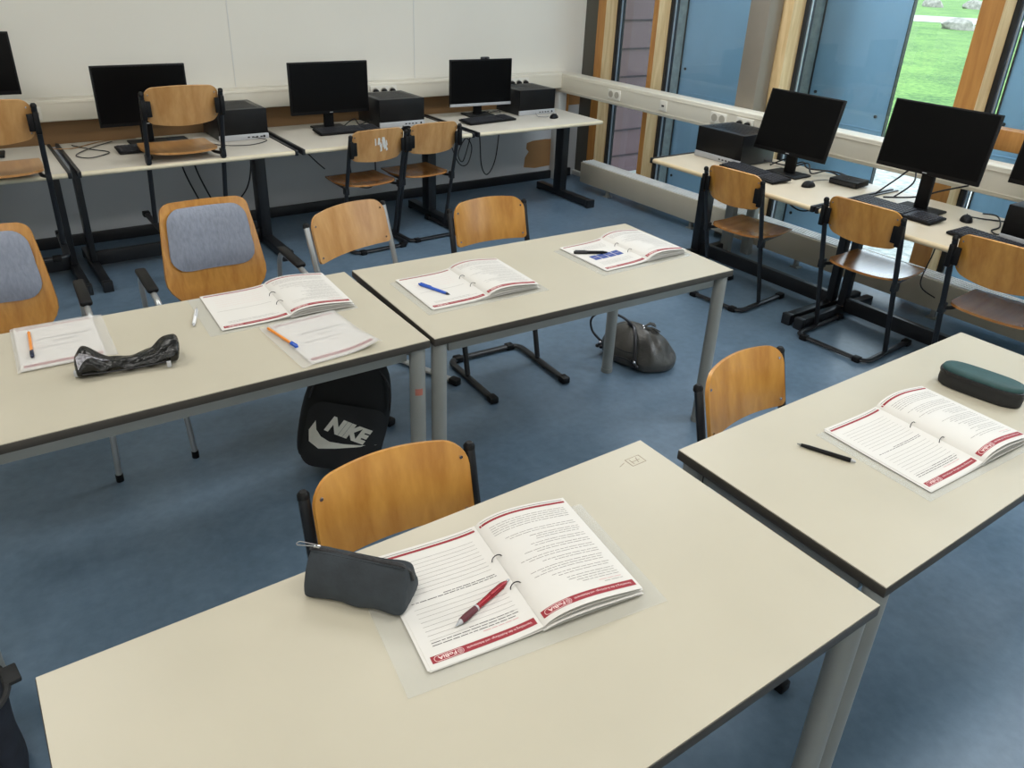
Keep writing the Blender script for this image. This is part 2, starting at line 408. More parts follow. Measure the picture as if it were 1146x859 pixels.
# outside
bm = B(); box(bm, 5.2, 8.9, -14, 20, -.3, -.12); o = struct(obj('ground', bm, 'gravel', smooth=False))
bm = B(); box(bm, 8.9, 150, -60, 120, -.34, -.13); o = struct(obj('ground_lawn', bm, 'lawn', smooth=False))
bm = B()
box(bm, 5.08, 9.0, 6.02, 6.2, -.12, 3.0)
for k in range(14):
    z = .055+k*.262
    box(bm, 5.08, 9.0, 6.008, 6.03, z, z+.014, mi=1)
struct(obj('wall_outside', bm, ['siding', 'groove'], smooth=False))
def blue_panel(y0, y1, label, strip=True):
    t = thing('cladding_panel', label, 'panel', (5.6, y1, -.12))
    bm = B(); box(bm, 0, .03, y0-y1, -.0, .05, 3.0, .002)
    for z in (.95,): box(bm, -.004, 0, y0-y1, 0, z, z+.006)
    obj('sheet', bm, 'panel', t)
    bm = B()
    box(bm, -.012, 0, -.008, .0, .05, 3.0); box(bm, -.004, .034, y0-y1-.006, y0-y1, .05, 3.0)
    for y, z in ((-.06, .18), (y0-y1+.1, .18), (-.06, 1.15), (y0-y1+.08, 1.05)):
        lathe(bm, [(0,.001),(.002,.012),(.01,.012)], 10, Matrix.Translation(V(-.01, y, z)))
    obj('bolt', bm, 'frame', t)
    if strip:
        bm = B(); box(bm, .0, .03, .0, .105, .05, 3.0, .002); obj('edge_strip', bm, 'panel_grey', t)
    bm = B()
    for y in (y0-y1+.05, -.1): box(bm, 0, .05, y, y+.05, 0, .06)
    obj('foot', bm, 'frame', t)
    return t
blue_panel(4.06, 5.225, 'blue outdoor sheet panel behind the glass next to the purple boarded wall')
blue_panel(3.165, 3.845, 'blue outdoor sheet panel directly beside the green lawn view')
blue_panel(.6, 2.42, 'blue outdoor sheet panel at the right edge past the orange wooden post', False)
# concrete path across the lawn and boulders beside it
def gpt(p, q, m, name, label, cat, z=-.125):
    pass
bm = B()
vs = [bm.verts.new(p) for p in ((16.4,54.2,-.125),(22.4,58.6,-.125),(86.4,-25.2,-.125),(78.8,-27.4,-.125))]; bm.faces.new(vs)
struct(obj('ground_path', bm, 'concrete', smooth=False))
def boulder(x, y, sx, sy, sz, label, sd):
    rnd = random.Random(sd); bm = B(); bmesh.ops.create_icosphere(bm, subdivisions=3, radius=1)
    from mathutils import noise
    for v in bm.verts:
        n = noise.noise(v.co*1.6+V(sd,0,0)); k = 1+.28*n
        v.co = V(v.co.x*sx*k, v.co.y*sy*k, max(-.25, v.co.z*k)*sz)
    o = obj('boulder', bm, 'stone', loc=(x, y, -.13+.25*sz), smooth=True); tag(o, label, 'rock', 'boulders on the lawn')
boulder(36.9, 18.6, .5, .72, .36, 'pale boulder on the lawn nearest the window, just before the path', 3)
boulder(62.0, 33.6, .55, .75, .5, 'far pale boulder behind the lawn path, left one', 5)
boulder(63.9, 31.3, .6, .95, .5, 'far pale boulder behind the lawn path, right one', 9)
# ceiling lamps (added out of view for light; cool pair brightens the window side)
for i, (x, y) in enumerate(((-.6, .6), (-.6, 3.4), (1.9, .6), (1.9, 3.4), (4.1, .8), (4.1, 3.6))):
    t = thing('ceiling_lamp', 'white rectangular ceiling lamp fixed to the ceiling', 'lamp', (x, y, 3.0), 0, 'ceiling lamps')
    bm = B(); box(bm, -.65, .65, -.16, .16, -.05, 0, .01); obj('lamp_housing', bm, 'white_paint', t)
    l = bpy.data.lights.new('lamp', 'AREA'); l.shape = 'RECTANGLE'; l.size = 1.5; l.size_y = .6; l.energy = 27 if x < 4 else 38; l.color = (1, .97, .92) if x < 4 else (.90, .95, 1)
    lo = bpy.data.objects.new('lamp_light', l); C.objects.link(lo); lo.location = (0, 0, -.06); lo.parent = t

l = bpy.data.lights.new('room_light', 'AREA'); l.shape = 'RECTANGLE'; l.size = 4.5; l.size_y = 1.8; l.energy = 62; l.color = (1, .98, .95)  # added soft fill behind the camera, brightens upright surfaces
lo = bpy.data.objects.new('room_light', l); C.objects.link(lo); lo.location = (0, -2.35, 1.9); lo.rotation_euler = (math.radians(90), 0, math.radians(-12))
# ------------------------------------------------------------------ cable trunking + sockets + convector
bm = B()
box(bm, -2.6, 4.62, 5.70, YB, .835, .965, .008, 3)
box(bm, -2.6, 4.60, 5.696, 5.70, .945, .948)
struct(obj('trim_11', bm, 'trunk'))
bm = B()
box(bm, 4.605, 4.745, -2.4, YB, .80, .965, .010, 3)
box(bm, 4.601, 4.606, -2.4, 5.69, .935, .938); box(bm, 4.601, 4.606, -2.4, 5.69, .822, .825)
struct(obj('trim_12', bm, 'trunk'))
def socket(loc, rz, n, label, plugs=False, data=False):
    """plate in local XZ plane facing -Y"""
    t = thing('power_socket' if not data else 'data_socket', label, 'socket', loc, rz)
    w = .075*n
    bm = B(); box(bm, -w/2, w/2, -.010, 0, -.04, .04, .004); obj('faceplate', bm, 'socket', t)
    for k in range(n):
        cx = (k-(n-1)/2)*.071
        bm = B(); mx = Matrix.Translation(V(cx, -.0095, 0)) @ Matrix.Rotation(-PI/2, 4, 'Z')
        if data: box(bm, cx-.012, cx+.012, -.013, -.009, -.008, .006)
        else:
            lathe(bm, [(0,.0265),(.003,.0265),(.003,.020),(.0035,.001)], 20, mx)
        obj('outlet', bm, 'port' if data else 'outlet', t)
        if plugs:
            bm = B(); lathe(bm, [(0,.019),(.012,.02),(.03,.018),(.034,.008),(.045,.005)], 14, mx); obj('plug', bm, 'black_plastic', t)
    return t
RZW = -PI/2   # facing -X
socket((.44, 5.699, .89), 0, 2, 'white wall socket behind the leftmost raised chair')
socket((1.52, 5.699, .915), 0, 3, 'triple wall socket with plugs above the leftmost black computer', True)
socket((2.84, 5.699, .905), 0, 3, 'triple wall socket with plugs above the middle black computer', True)
socket((4.12, 5.699, .905), 0, 3, 'triple wall socket with plugs above the corner computer', True)
socket((4.604, 4.99, .885), RZW, 2, 'double socket on the window trunking nearest the room corner')
socket((4.604, 4.42, .885), RZW, 1, 'single data socket on the window trunking', data=True)
socket((4.604, 3.86, .885), RZW, 2, 'double socket on the window trunking beside the black computer')
socket((4.604, 3.62, .885), RZW, 2, 'double socket with black plugs behind the window computer', True)
socket((4.604, 1.52, .885), RZW, 2, 'double socket at the right edge below the window rail', True)
t = thing('convector_heater', 'long low cream convector heater on metal feet below the windows', 'heater', (4.62, 5.37, 0))
bm = B(); box(bm, 0, .15, -6.4, 0, .065, .245, .006); obj('casing', bm, 'convector', t)
bm = B()
for k in range(5): box(bm, .012+k*.027, .024+k*.027, -6.39, -.012, .245, .255)
obj('grille', bm, 'fins', t)
for k in range(6):
    bm = B(); y = -.34-k*1.0
    box(bm, .03, .065, y-.012, y+.012, 0, .07, .003); box(bm, .02, .08, y-.03, y+.03, 0, .008)
    obj('foot', bm, 'grey_metal', t)

for x, y, lab in ((4.44, 3.50, 'front one'), (4.555, 3.405, 'rear one')):
    bm = B(); box(bm, 0, .05, -.035, .035, 0, .66, .004)
    tag(obj('cable_duct', bm, 'grey_metal', loc=(x, y, 0)), 'upright grey cable duct under the window desk by the corner, '+lab, 'duct', 'cable ducts')

# ------------------------------------------------------------------ student tables
def make_table(name, label, x, y, th, L, W, group=None, br=(.033,.033)):
    t = thing(name, label, 'table', (x, y, 0), th, group)
    zt = .74
    bm = B(); box(bm, -L/2+.002, L/2-.002, -W/2+.002, W/2-.002, zt-.002, zt+.0005); obj('laminate', bm, 'table', t, smooth=False)
    bm = B(); box(bm, -L/2, L/2, -W/2, W/2, zt-.028, zt-.0015, .003, 2); obj('tabletop', bm, 'edge', t)
    bm = B(); i = .045
    for s in (-1, 1):
        box(bm, -L/2+.07, L/2-.07, s*(W/2-i)-.012, s*(W/2-i)+.012, zt-.075, zt-.028, .003)
        box(bm, s*(L/2-i)-.012, s*(L/2-i)+.012, -W/2+.07, W/2-.07, zt-.075, zt-.028, .003)
    obj('apron', bm, 'grey_metal', t)
    for sx in (-1, 1):
        for sy in (-1, 1):
            ix, iy = br if (sx, sy) == (1, 1) else (.033, .033)
            bm = B(); a, b = sx*(L/2-ix), sy*(W/2-iy)
            tube(bm, [(a, b, .02), (a, b, zt-.028)], .027, 20)
            lg = obj('leg', bm, 'grey_metal', t)
            bm = B(); tube(bm, [(a, b, 0), (a, b, .022)], .029, 20); obj('foot_cap', bm, 'grey_metal', lg)
    return t
tD = make_table('classroom_table', 'cream classroom table in the middle with two open booklets and a handbag beneath it', 1.864, 2.316, -.043, 1.4, .70, 'student tables', (.10,.09))
tC = make_table('classroom_table', 'cream classroom table on the left carrying three booklets and a shiny black pouch', .4433, 2.3639, -.0222, 1.4, .70, 'student tables')
tA = make_table('classroom_table', 'large foreground cream table holding the charcoal pencil case and red pen', .6089, .8536, -.0083, 1.4, .70, 'student tables')
tB = make_table('classroom_table', 'cream table at the right holding the teal topped pencil case', 2.0705, .8087, -.0081, 1.42, .593, 'student tables')
def flat(bm, pts, z): bm.faces.new([bm.verts.new((x, y, z)) for x, y in pts])
# pencil scribble on the corner of the front table
bm = B()
for (x0, y0, x1, y1) in ((.60,.30,.645,.30),(.60,.27,.645,.27),(.60,.27,.60,.30),(.645,.27,.645,.30),(.61,.285,.635,.285),(.57,.285,.59,.292),(.61,.276,.61,.295),(.625,.276,.632,.295)):
    tube(bm, [(x0, y0, .7405), (x1, y1, .7405)], .0013, 4)
obj('scribble', bm, 'pencil', tA)
# faded sticker on the leg of the left table
bm = B(); a, b = .667, -.317
for k in range(6):
    a0, a1 = -PI*.75+k*.16, -PI*.75+(k+1)*.16
    p = [(a+.0276*math.cos(q), b+.0276*math.sin(q)) for q in (a0, a1)]
    bm.faces.new([bm.verts.new((*p[0], .54)), bm.verts.new((*p[1], .54)), bm.verts.new((*p[1], .565)), bm.verts.new((*p[0], .565))])
obj('sticker', bm, 'sticker', tC)

# ------------------------------------------------------------------ computer desks
def make_desk(label, loc, rz, W, legs, top='desk', edge='desk_edge', ends=(1, 1), group='computer desks'):
    """local: front edge at y=0, back at +.78, x from 0 to W; legs: list of (x, width)"""
    t = thing('computer_desk', label, 'desk', loc, rz, group)
    D, zt = .78, .72
    bm = B(); box(bm, 0, W, .012, D, zt-.028, zt, .002); obj('desktop', bm, top, t)
    bm = B(); tube(bm, [(0, .012, zt-.0145), (W, .012, zt-.0145)], .0145, 12); obj('front_edge', bm, edge, t)
    for k, x in enumerate((0, W)):
        if ends[k]:
            s = 1 if k == 0 else -1
            bm = B(); xa, xb = sorted((x-.004*s, x+.016*s))
            box(bm, xa, xb, -.006, D, zt-.03, zt+.005, .003); obj('end_strip', bm, 'black_metal', t)
    for x, w in legs:
        bm = B(); box(bm, x-w/2, x+w/2, *((.42, .475) if w == .045 else (.40, .50)), .06, zt-.03, .004)
        obj('leg', bm, 'black_metal', t)
        bm = B(); box(bm, x-max(w, .05)/2, x+max(w, .05)/2, .02, .74, .012, .065, .006)
        box(bm, x-max(w, .05)/2-.003, x+max(w, .05)/2+.003, .014, .05, 0, .067, .004)
        box(bm, x-max(w, .05)/2, x+max(w, .05)/2, .70, .74, 0, .02, .004)
        obj('foot', bm, 'black_metal', t)
    bm = B(); x0, x1 = legs[0][0], legs[-1][0]
    box(bm, x0, x1, .43, .47, .03, .115, .003)
    obj('crossbar', bm, 'black_metal', t)
    return t
YF = 4.82
make_desk('grey computer desk at the far left edge with a raised chair hooked on it', (-.73, YF, 0), 0, 1.24, [(.08,.05),(1.20,.035)])
make_desk('grey computer desk under the leftmost full monitor and a raised chair', (.545, YF, 0), 0, 1.245, [(.035,.035),(1.13,.07)])
make_desk('grey computer desk in the middle of the back wall with two chairs before it', (1.825, YF, 0), 0, 1.29, [(1.17,.07)], )
make_desk('grey computer desk in the room corner beside the windows', (3.148, YF, 0), 0, 1.20, [(1.16,.07)], ends=(1, 0))
make_desk('beech edged window desk nearest the room corner', (3.76, 3.665, 0), -PI/2, 1.255, [(.13,.06),(1.222,.045)], 'wdesk', 'wdesk_edge')
make_desk('beech edged window desk at the right with the big monitor', (3.76, 2.39, 0), -PI/2, 1.27, [(.03,.045),(1.2,.045)], 'wdesk', 'wdesk_edge', ends=(1, 1))

# ------------------------------------------------------------------ chairs
def chair_rows(v0, v1, hw): return rrows(v0, v1, hw, .02, .055, 10)
def make_chair(label, loc, rz, frame='black_metal', wood_m='beech', ws=1.0, hs=1.0, seat_m='beech_seat', group='wooden stacking chairs', sag=0.):
    t = thing('classroom_chair', label, 'chair', loc, rz, group)
    W = .205*ws; H = .80*hs
    # backrest: bent plywood between the uprights, hollow side to the sitter (-y)
    def bf(u, v):
        k = u/(.19*ws); z = v*hs + .012*(1-k*k)*(1 if v > .7 else 0)*(v-.7)/.12 - sag*(1-k*k)*max(0, (.74-v)/.105)
        return V(u, -.012 - (z-.8)*-.0 + (.82-z)*-.26 + .035*(1-k*k), z)
    bm = B(); sheet(bm, bf, (rrows(.635, .825, .192*ws, .045, .045, 10) if sag else chair_rows(.635, .825, .192*ws)), 16, .011); obj('backrest', bm, wood_m, t)
    # seat
    def sf(u, v):
        k = u/.2
        return V(u*ws, -v, .445*hs + .016*k*k*(1-((v-.1)/.42)) - .012*math.sin(PI*min(1, (v-.08)/.38)) - (.03*((v-.42)/.08)**2 if v > .42 else 0))
    rows = rrows(.085, .495, .185, .07, .06, 12, .012)
    bm = B(); sheet(bm, sf, rows, 14, .012); obj('seat', bm, seat_m, t)
    # side uprights: each a flat oval tube
    for s in (-1, 1):
        bm = B()
        tube(bm, [(s*W, 0, H), (s*W, -.2*hs*.98, .03)], .0125, 10, .0135, up=(1,0,0))
        u = obj('upright', bm, frame, t)
        bm = B(); lathe(bm, [(0,.0142),(.012,.0142),(.02,.008)], 12, Matrix.Translation(V(s*W, 0, H-.01)) @ Matrix.Rotation(-PI/2, 4, 'Y')); obj('end_cap', bm, 'black_plastic', u)
        if sag:
            bm = B(); box(bm, s*W-.013, s*W+.013, -.012, .016, .66*hs, .77*hs, .006); box(bm, *sorted((s*(W-.04), s*W)), -.004, .008, .675*hs, .76*hs, .003)
            obj('bracket', bm, 'black_plastic', t)
        for z in (.66, .79):
            bm = B(); y = bf(s*.17*ws, z/1.0).y
            lathe(bm, [(-.008,.0045),(-.0075,.0045),(.008,.0045)], 8, Matrix.Translation(V(s*.172*ws, y-.002, z*hs)) @ Matrix.Rotation(PI/2, 4, 'Z')); obj('screw', bm, 'chrome', t)
    # skid: U on the floor, closed at the back
    bm = B()
    tube(bm, fillet([(-W, -.43, .016), (-W, 0, .016), (W, 0, .016), (W, -.43, .016)], .06), .018, 10, .011, up=(0,0,1))
    sk = obj('skid', bm, frame, t)
    for s in (-1, 1):
        bm = B(); box(bm, s*W-.021, s*W+.021, -.46, -.41, 0, .032, .006); obj('skid_cap', bm, 'black_plastic', sk)
        bm = B(); box(bm, s*(W-.05)-.022, s*(W-.05)+.022, -.02, .022, 0, .03, .006); obj('glide', bm, 'black_plastic', sk)
    # seat support
    bm = B()
    yb = -(H-.425*hs)*.255
    tube(bm, fillet([(-W, yb, .425*hs), (-W+.03, yb-.05, .422*hs), (-W+.04, -.40, .425*hs), (W-.04, -.40, .425*hs), (W-.03, yb-.05, .422*hs), (W, yb, .425*hs)], .04), .010, 8)
    for s in (-1, 1): box(bm, s*W-.014, s*W+.014, yb-.03, yb+.015, .40*hs, .45*hs, .004)
    obj('seat_support', bm, frame, t)
    return t
def place(tipL, tipR, **k): pass
chA = make_chair('wooden chair with a chipped backrest edge tucked behind the foreground table', (.66, 1.352, 0), math.radians(-4))
chD = make_chair('black framed wooden chair behind the middle table, left of its centre', (2.035, 3.02, 0), math.radians(-3.4))
chB = make_chair('wooden chair tucked behind the right hand table', (1.775, 1.26, 0), math.radians(4.7))
chC = make_chair('light wooden chair with a silver grey frame, turned at the left table', (1.375, 3.165, 0), math.radians(20), 'silver_tube', 'beech_light', 1.14, 1.02)
chR1 = make_chair('wooden chair at the window desk nearest the room corner', (3.64, 2.88, 0), PI/2+math.radians(5), 'black_metal', 'beech', .95, sag=.02)
chR2 = make_chair('middle wooden chair of three at the window desks, facing the big monitor', (3.705, 2.09, 0), PI/2+math.radians(3), ws=1.03, sag=.02)
chR3 = make_chair('wooden chair cut by the right edge of the photo at the window desk', (3.69, 1.385, 0), PI/2+math.radians(5), 'black_metal', 'beech', 1.05, sag=.03)
chB3 = make_chair('wooden chair with a torn white sticker on its backrest at the back wall', (2.31, 4.72, 0), PI+math.radians(3), 'black_metal', 'beech_light', sag=.018)
chB4 = make_chair('wooden chair right beside the one with the torn sticker', (2.76, 4.77, 0), PI+math.radians(2), 'black_metal', 'beech_light', sag=.018)
chL1 = make_chair('wooden chair hooked seat first onto the desk before the leftmost full monitor', (1.125, 4.735, .325), PI, 'black_metal', 'beech_light', 1.03, seat_m='beech_seat_light', sag=.022)
chL0 = make_chair('wooden chair hooked onto the desk at the far left edge', (.175, 4.58, .325), PI-math.radians(3), 'black_metal', 'beech_light', 1.03, seat_m='beech_seat_light', sag=.022)
# white torn sticker (on the rear of the backrest, toward the room)
bm = B(); rnd = random.Random(4)
for k in range(16):
    x = -.01+rnd.uniform(-.05,.05); z = .735+rnd.uniform(-.028,.028); a = rnd.uniform(.9,1.5); l = rnd.uniform(.012,.03); w = rnd.uniform(.004,.009)
    pts = []
    for du, dv in ((-l,-w),(l,-w*.5),(l*.8,w),(-l*.9,w*1.1)):
        uu = x+du*math.cos(a)-dv*math.sin(a); zz = z+du*math.sin(a)+dv*math.cos(a)
        kk = uu/.19
        pts.append(V(uu, -.012-(.82-zz)*.26+.035*(1-kk*kk)+.0066+k*.00005, zz))
    bm.faces.new([bm.verts.new(p) for p in pts])
obj('torn_sticker', bm, 'patch', chB3, smooth=False)
# chipped edge of the foreground chair
bm = B()
box(bm, .174, .192, .0+-.035, -.012, .66, .685, .002)
obj('chip', bm, 'port', chA)

def make_arm_chair(label, loc, rz):
    t = thing('upholstered_chair', label, 'chair', loc, rz, 'upholstered armchairs')
    # local: centre x, y=0 at the backrest foot, sitter faces -y
    def bf(u, v):
        k = u/.2
        y = -.02+(v-.55)*.26 + .028*(1-k*k)
        if v < .52: y = -.028 - (.52-v)*1.1 + .02*(1-k*k)
        return V(u, y, v)
    rows = []
    prof = [(.455,.13),(.48,.135),(.50,.142),(.52,.152),(.545,.172),(.57,.192),(.60,.204),(.63,.206),(.66,.203),(.70,.199),(.75,.194),(.80,.188),(.85,.181),(.88,.177),(.895,.172),(.905,.164),(.912,.152),(.917,.135)]
    rows = [(v, -w, w) for v, w in prof]
    bm = B(); sheet(bm, bf, rows, 18, .012); obj('backrest', bm, 'shell', t)
    def cf(u, v):
        p = bf(u, v); n = V(0, -1, .26).normalized(); k = u/.165; q = (v-.77)/.125
        return p + n*(.010+.022*max(0, 1-k**4)*max(0, 1-q**4))
    bm = B()
    r = rrows(.640, .888, .162, .075, .05, 8); r = [(v, a*(1-.35*(v-.655)*.0), b) for v, a, b in r]
    r = [(v, a*(1.09-.6*(v-.655)), b*(1.09-.6*(v-.655))) for v, a, b in r]
    sheet(bm, cf, r, 18, .012); obj('back_cushion', bm, 'cushion', t)
    def sf(u, v): return V(u, -v, .455 + .02*(u/.22)**2 - (.35*(v-.38)**2 if v > .38 else 0))
    bm = B(); sheet(bm, sf, rrows(.03, .47, .20, .06, .06, 10, .015), 12, .012); obj('seat', bm, 'shell', t)
    bm = B(); sheet(bm, lambda u, v: sf(u, v)+V(0, 0, .018), rrows(.06, .44, .18, .05, .05, 8, .01), 12, .024); obj('seat_cushion', bm, 'cushion', t)
    for s in (-1, 1):
        x = s*.29
        bm = B(); tube(bm, fillet([(s*.265, -.37, .02), (x, -.33, .56), (x, -.30, .655), (x, -.18, .665), (x, .02, .66), (x, .07, .62), (s*.275, .14, .02)], .05, 5), .0115, 10)
        lg = obj('leg', bm, 'silver_tube', t)
        for p in ((s*.265, -.37), (s*.275, .14)):
            bm = B(); tube(bm, [(p[0], p[1], 0), (p[0], p[1], .03)], .014, 12); obj('foot_cap', bm, 'black_plastic', lg)
        bm = B(); box(bm, x-.021, x+.021, -.22, .03, .667, .688, .009, 3); obj('armrest', bm, 'black_plastic', t)
    bm = B()
    for y in (-.30, -.06): tube(bm, [(-.285, y, .42), (.285, y, .42)], .010, 8)
    for s in (-1, 1): tube(bm, [(s*.16, -.36, .435), (s*.16, .02, .435)], .010, 8)
    obj('seat_frame', bm, 'silver_tube', t)
    return t
c2 = make_arm_chair('upholstered chair with golden shell and blue grey back pad left of the silver framed chair', (.805, 3.225, 0), math.radians(-1.5))
c1 = dup(c2, (.0, 3.235, 0), math.radians(-3), 'upholstered chair with blue grey back pad cut by the left edge of the photo')

# ------------------------------------------------------------------ monitors, computers, keyboards, mice
def make_monitor(label, loc, rz, W, H, zb, tilt=0, chin=None, name='computer_monitor', stand=True):
    """local: screen faces -y, centre x=0, screen front plane at y=0, bottom at height zb above desk"""
    t = thing(name, label, 'monitor', loc, rz, 'computer monitors')
    mx = Matrix.Translation(V(0, 0, zb)) @ Matrix.Rotation(-tilt, 4, 'X')
    bm = B(); box(bm, -W/2, W/2, 0, .022, 0, H, .003, 2, mtx=mx); box(bm, -W*.3, W*.3, .02, .05, H*.15, H*.8, .01, 2, mtx=mx)
    obj('casing', bm, 'black_plastic', t)
    bm = B(); box(bm, -W/2+.009, W/2-.009, -.0012, .001, .022, H-.009, mtx=mx); obj('screen', bm, 'screen', t)
    if chin:
        bm = B(); box(bm, -W/2, W/2, -.003, .01, -.004, .018, .002, mtx=mx); obj('bottom_bezel', bm, chin, t)
    bm = B(); box(bm, -.012, .012, -.002, .0, .008, .012, mtx=mx); obj('badge', bm, 'silver', t)
    bm = B(); box(bm, -.035, .035, .045, .075, .01, zb+H*.45, .006); obj('neck', bm, 'black_plastic', t)
    bm = B(); box(bm, -.115, .115, -.03, .13, 0, .012, .005, 3); obj('base', bm, 'black_plastic', t)
    return t
make_monitor('black monitor cut off by the left edge of the photo', (.14, 5.37, .7212), math.radians(-6), .54, .33, .34)
make_monitor('black monitor behind the raised wooden chair', (1.045, 5.36, .7212), 0, .535, .355, .12)
make_monitor('black monitor in the middle of the back wall, behind the torn sticker chair', (2.258, 5.35, .7212), 0, .58, .345, .11)
m3 = make_monitor('black monitor with a silver lower bezel and a webcam in the room corner', (3.53, 5.37, .7212), math.radians(-4), .55, .345, .085, 0, 'silver')
make_monitor('black monitor tilted back beside the black computer at the windows', (4.20, 2.95, .7212), -PI/2+math.radians(0), .52, .37, .125, math.radians(14))
make_monitor('large black monitor in front of the grass view', (4.20, 2.085, .7212), -PI/2, .565, .355, .20, math.radians(8))
make_monitor('black monitor at the right edge of the photo', (4.22, 1.40, .904), -PI/2, .56, .34, .07, math.radians(8))
t = thing('webcam', 'small black webcam clipped on top of the corner monitor', 'webcam', (3.56, 5.372, 1.15), math.radians(-4))
bm = B(); box(bm, -.035, .035, -.012, .012, .001, .018, .005, 3); obj('webcam_body', bm, 'key', t)
bm = B(); lathe(bm, [(0,.006),(.004,.006),(.004,.001)], 12, Matrix.Translation(V(0,-.012,.010)) @ Matrix.Rotation(-PI/2, 4, 'Z')); obj('lens', bm, 'screen', t)
def make_pc(label, loc, rz, W=.355, D=.36, H=.195):
    t = thing('desktop_computer', label, 'computer', loc, rz, 'flat black desktop computers')
    bm = B(); box(bm, -W/2, W/2, .008, D, .0, H, .004); obj('case', bm, 'black_metal', t)
    bm = B(); box(bm, -W/2-.001, W/2+.001, 0, .012, .036, H, .003); obj('front_panel', bm, 'black_plastic', t)
    bm = B(); box(bm, -W/2-.002, W/2+.002, -.004, .012, 0, .037, .003); obj('lower_panel', bm, 'silver', t)
    bm = B()
    for k in range(4): box(bm, .02+k*.028, .034+k*.028, -.006, -.003, .013, .021)
    lathe(bm, [(0,.008),(.003,.008),(.003,.001)], 12, Matrix.Translation(V(W/2-.03,-.003,.017)) @ Matrix.Rotation(-PI/2, 4, 'Z'))
    obj('port', bm, 'port', t)
    bm = B()
    for k in range(9): box(bm, -W/2+.04, W/2-.04, .06+k*.03, .066+k*.03, H, H+.0012)
    obj('vent', bm, 'black_plastic', t)
    return t
make_pc('flat black desktop computer right of the raised wooden chair', (1.60, 5.25, .7212), 0, .32)
make_pc('flat black desktop computer behind the two back wall chairs', (2.765, 5.25, .7212), 0, .365)
make_pc('flat black desktop computer beside the corner monitor', (4.01, 5.26, .7212), math.radians(0), .36, .33)
make_pc('flat black desktop computer on the window desk nearest the corner', (4.11, 3.415, .7212), -PI/2, .38, .34, .195)
make_pc('flat black desktop computer cut by the right edge of the photo', (4.10, 1.41, .7212), -PI/2, .36, .34, .18)
def make_keyboard(label, loc, rz, W=.44, D=.15):
    t = thing('keyboard', label, 'keyboard', loc, rz, 'black keyboards')
    sl = Matrix.Rotation(math.radians(4), 4, 'X')
    bm = B(); box(bm, -W/2, W/2, 0, D, 0, .014, .004, mtx=Matrix.Translation(V(0,0,.001)) @ sl); obj('keyboard_body', bm, 'black_plastic', t)
    bm = B()
    for r in range(6):
        y = .012+r*.0215
        xs = [-W/2+.012+i*.0205 for i in range(int((W-.02)/.0205))]
        for i, x in enumerate(xs):
            if i == 15 or (r == 0 and 4 < i < 9): continue
            if i > 15: x += .004
            box(bm, x, x+.0165, y, y+.0165, .014, .0195, mtx=Matrix.Translation(V(0,0,.001)) @ sl)
        if r == 0: box(bm, xs[5], xs[8]+.0165, y, y+.0165, .014, .0195, mtx=Matrix.Translation(V(0,0,.001)) @ sl)
    box(bm, -W/2+.010, W/2-.010, .010, D-.010, .0135, .0150, mtx=Matrix.Translation(V(0,0,.001)) @ sl)
    obj('keys', bm, 'key', t, smooth=False)
    return t
make_keyboard('black keyboard partly behind the raised wooden chair', (1.04, 5.14, .7212), 0)
make_keyboard('black keyboard in front of the middle back wall monitor', (2.32, 5.16, .7212), math.radians(0), .46)
make_keyboard('black keyboard in front of the corner monitor', (3.47, 5.09, .7212), math.radians(6), .46)
make_keyboard('black keyboard left of the window monitor that tilts back', (3.97, 3.06, .7212), -PI/2+math.radians(-8), .48)
make_keyboard('black keyboard under the large monitor before the grass view', (4.02, 2.13, .7212), -PI/2+math.radians(-4), .48)
make_keyboard('black keyboard behind the rightmost wooden chair', (3.925, 1.56, .7212), -PI/2+math.radians(-8), .44)
def make_mouse(label, loc, rz):
    t = thing('computer_mouse', label, 'mouse', loc, rz, 'black computer mice')
    bm = B(); bmesh.ops.create_uvsphere(bm, u_segments=20, v_segments=12, radius=1)
    for v in bm.verts:
        k = 1-.12*v.co.y; v.co = V(v.co.x*.031*k, v.co.y*.054, max(0, v.co.z)*.034*(1-.25*v.co.y))
    obj('mouse_body', bm, 'black_plastic', t)
    bm = B(); tube(bm, [(0,.028,.026),(0,.04,.024)], .0035, 8, .006); obj('scroll_wheel', bm, 'cable_grey', t)
    return t
make_mouse('black mouse beside the corner computer', (4.05, 5.08, .7212), math.radians(-60))
make_mouse('black mouse peeping out above the torn sticker chair', (2.72, 5.10, .7212), math.radians(20))
make_mouse('black mouse right of the keyboard by the tilted window monitor', (4.115, 2.70, .7212), -PI/2)
make_mouse('black mouse beside the large monitor before the grass view', (4.29, 1.845, .7212), -PI/2+.5)
t = thing('network_box', 'small flat black box between the two window monitors', 'box', (4.38, 2.61, .7212), -PI/2+.1)
bm = B(); box(bm, -.09, .09, -.07, .08, .003, .036, .004); obj('box_body', bm, 'black_plastic', t)
bm = B(); box(bm, -.08, .08, -.072, -.069, .010, .028); obj('box_front', bm, 'port', t)
o = tag(obj('mouse_pad', (lambda bm: (box(bm, -.13, .13, -.10, .10, 0, .003, .001), bm)[1])(B()), 'case_fabric', loc=(1.16, 5.43, .7205)), 'dark grey mouse pad under the monitor behind the raised chair', 'mouse pad')
bm = B(); box(bm, -.10, .10, -.07, .07, 0, .002); tag(obj('paper_sheet', bm, 'paper', loc=(1.40, 5.36, .7205), rot=(0,0,-.3)), 'white paper sheet on the desk left of the computer by the raised chair', 'paper')

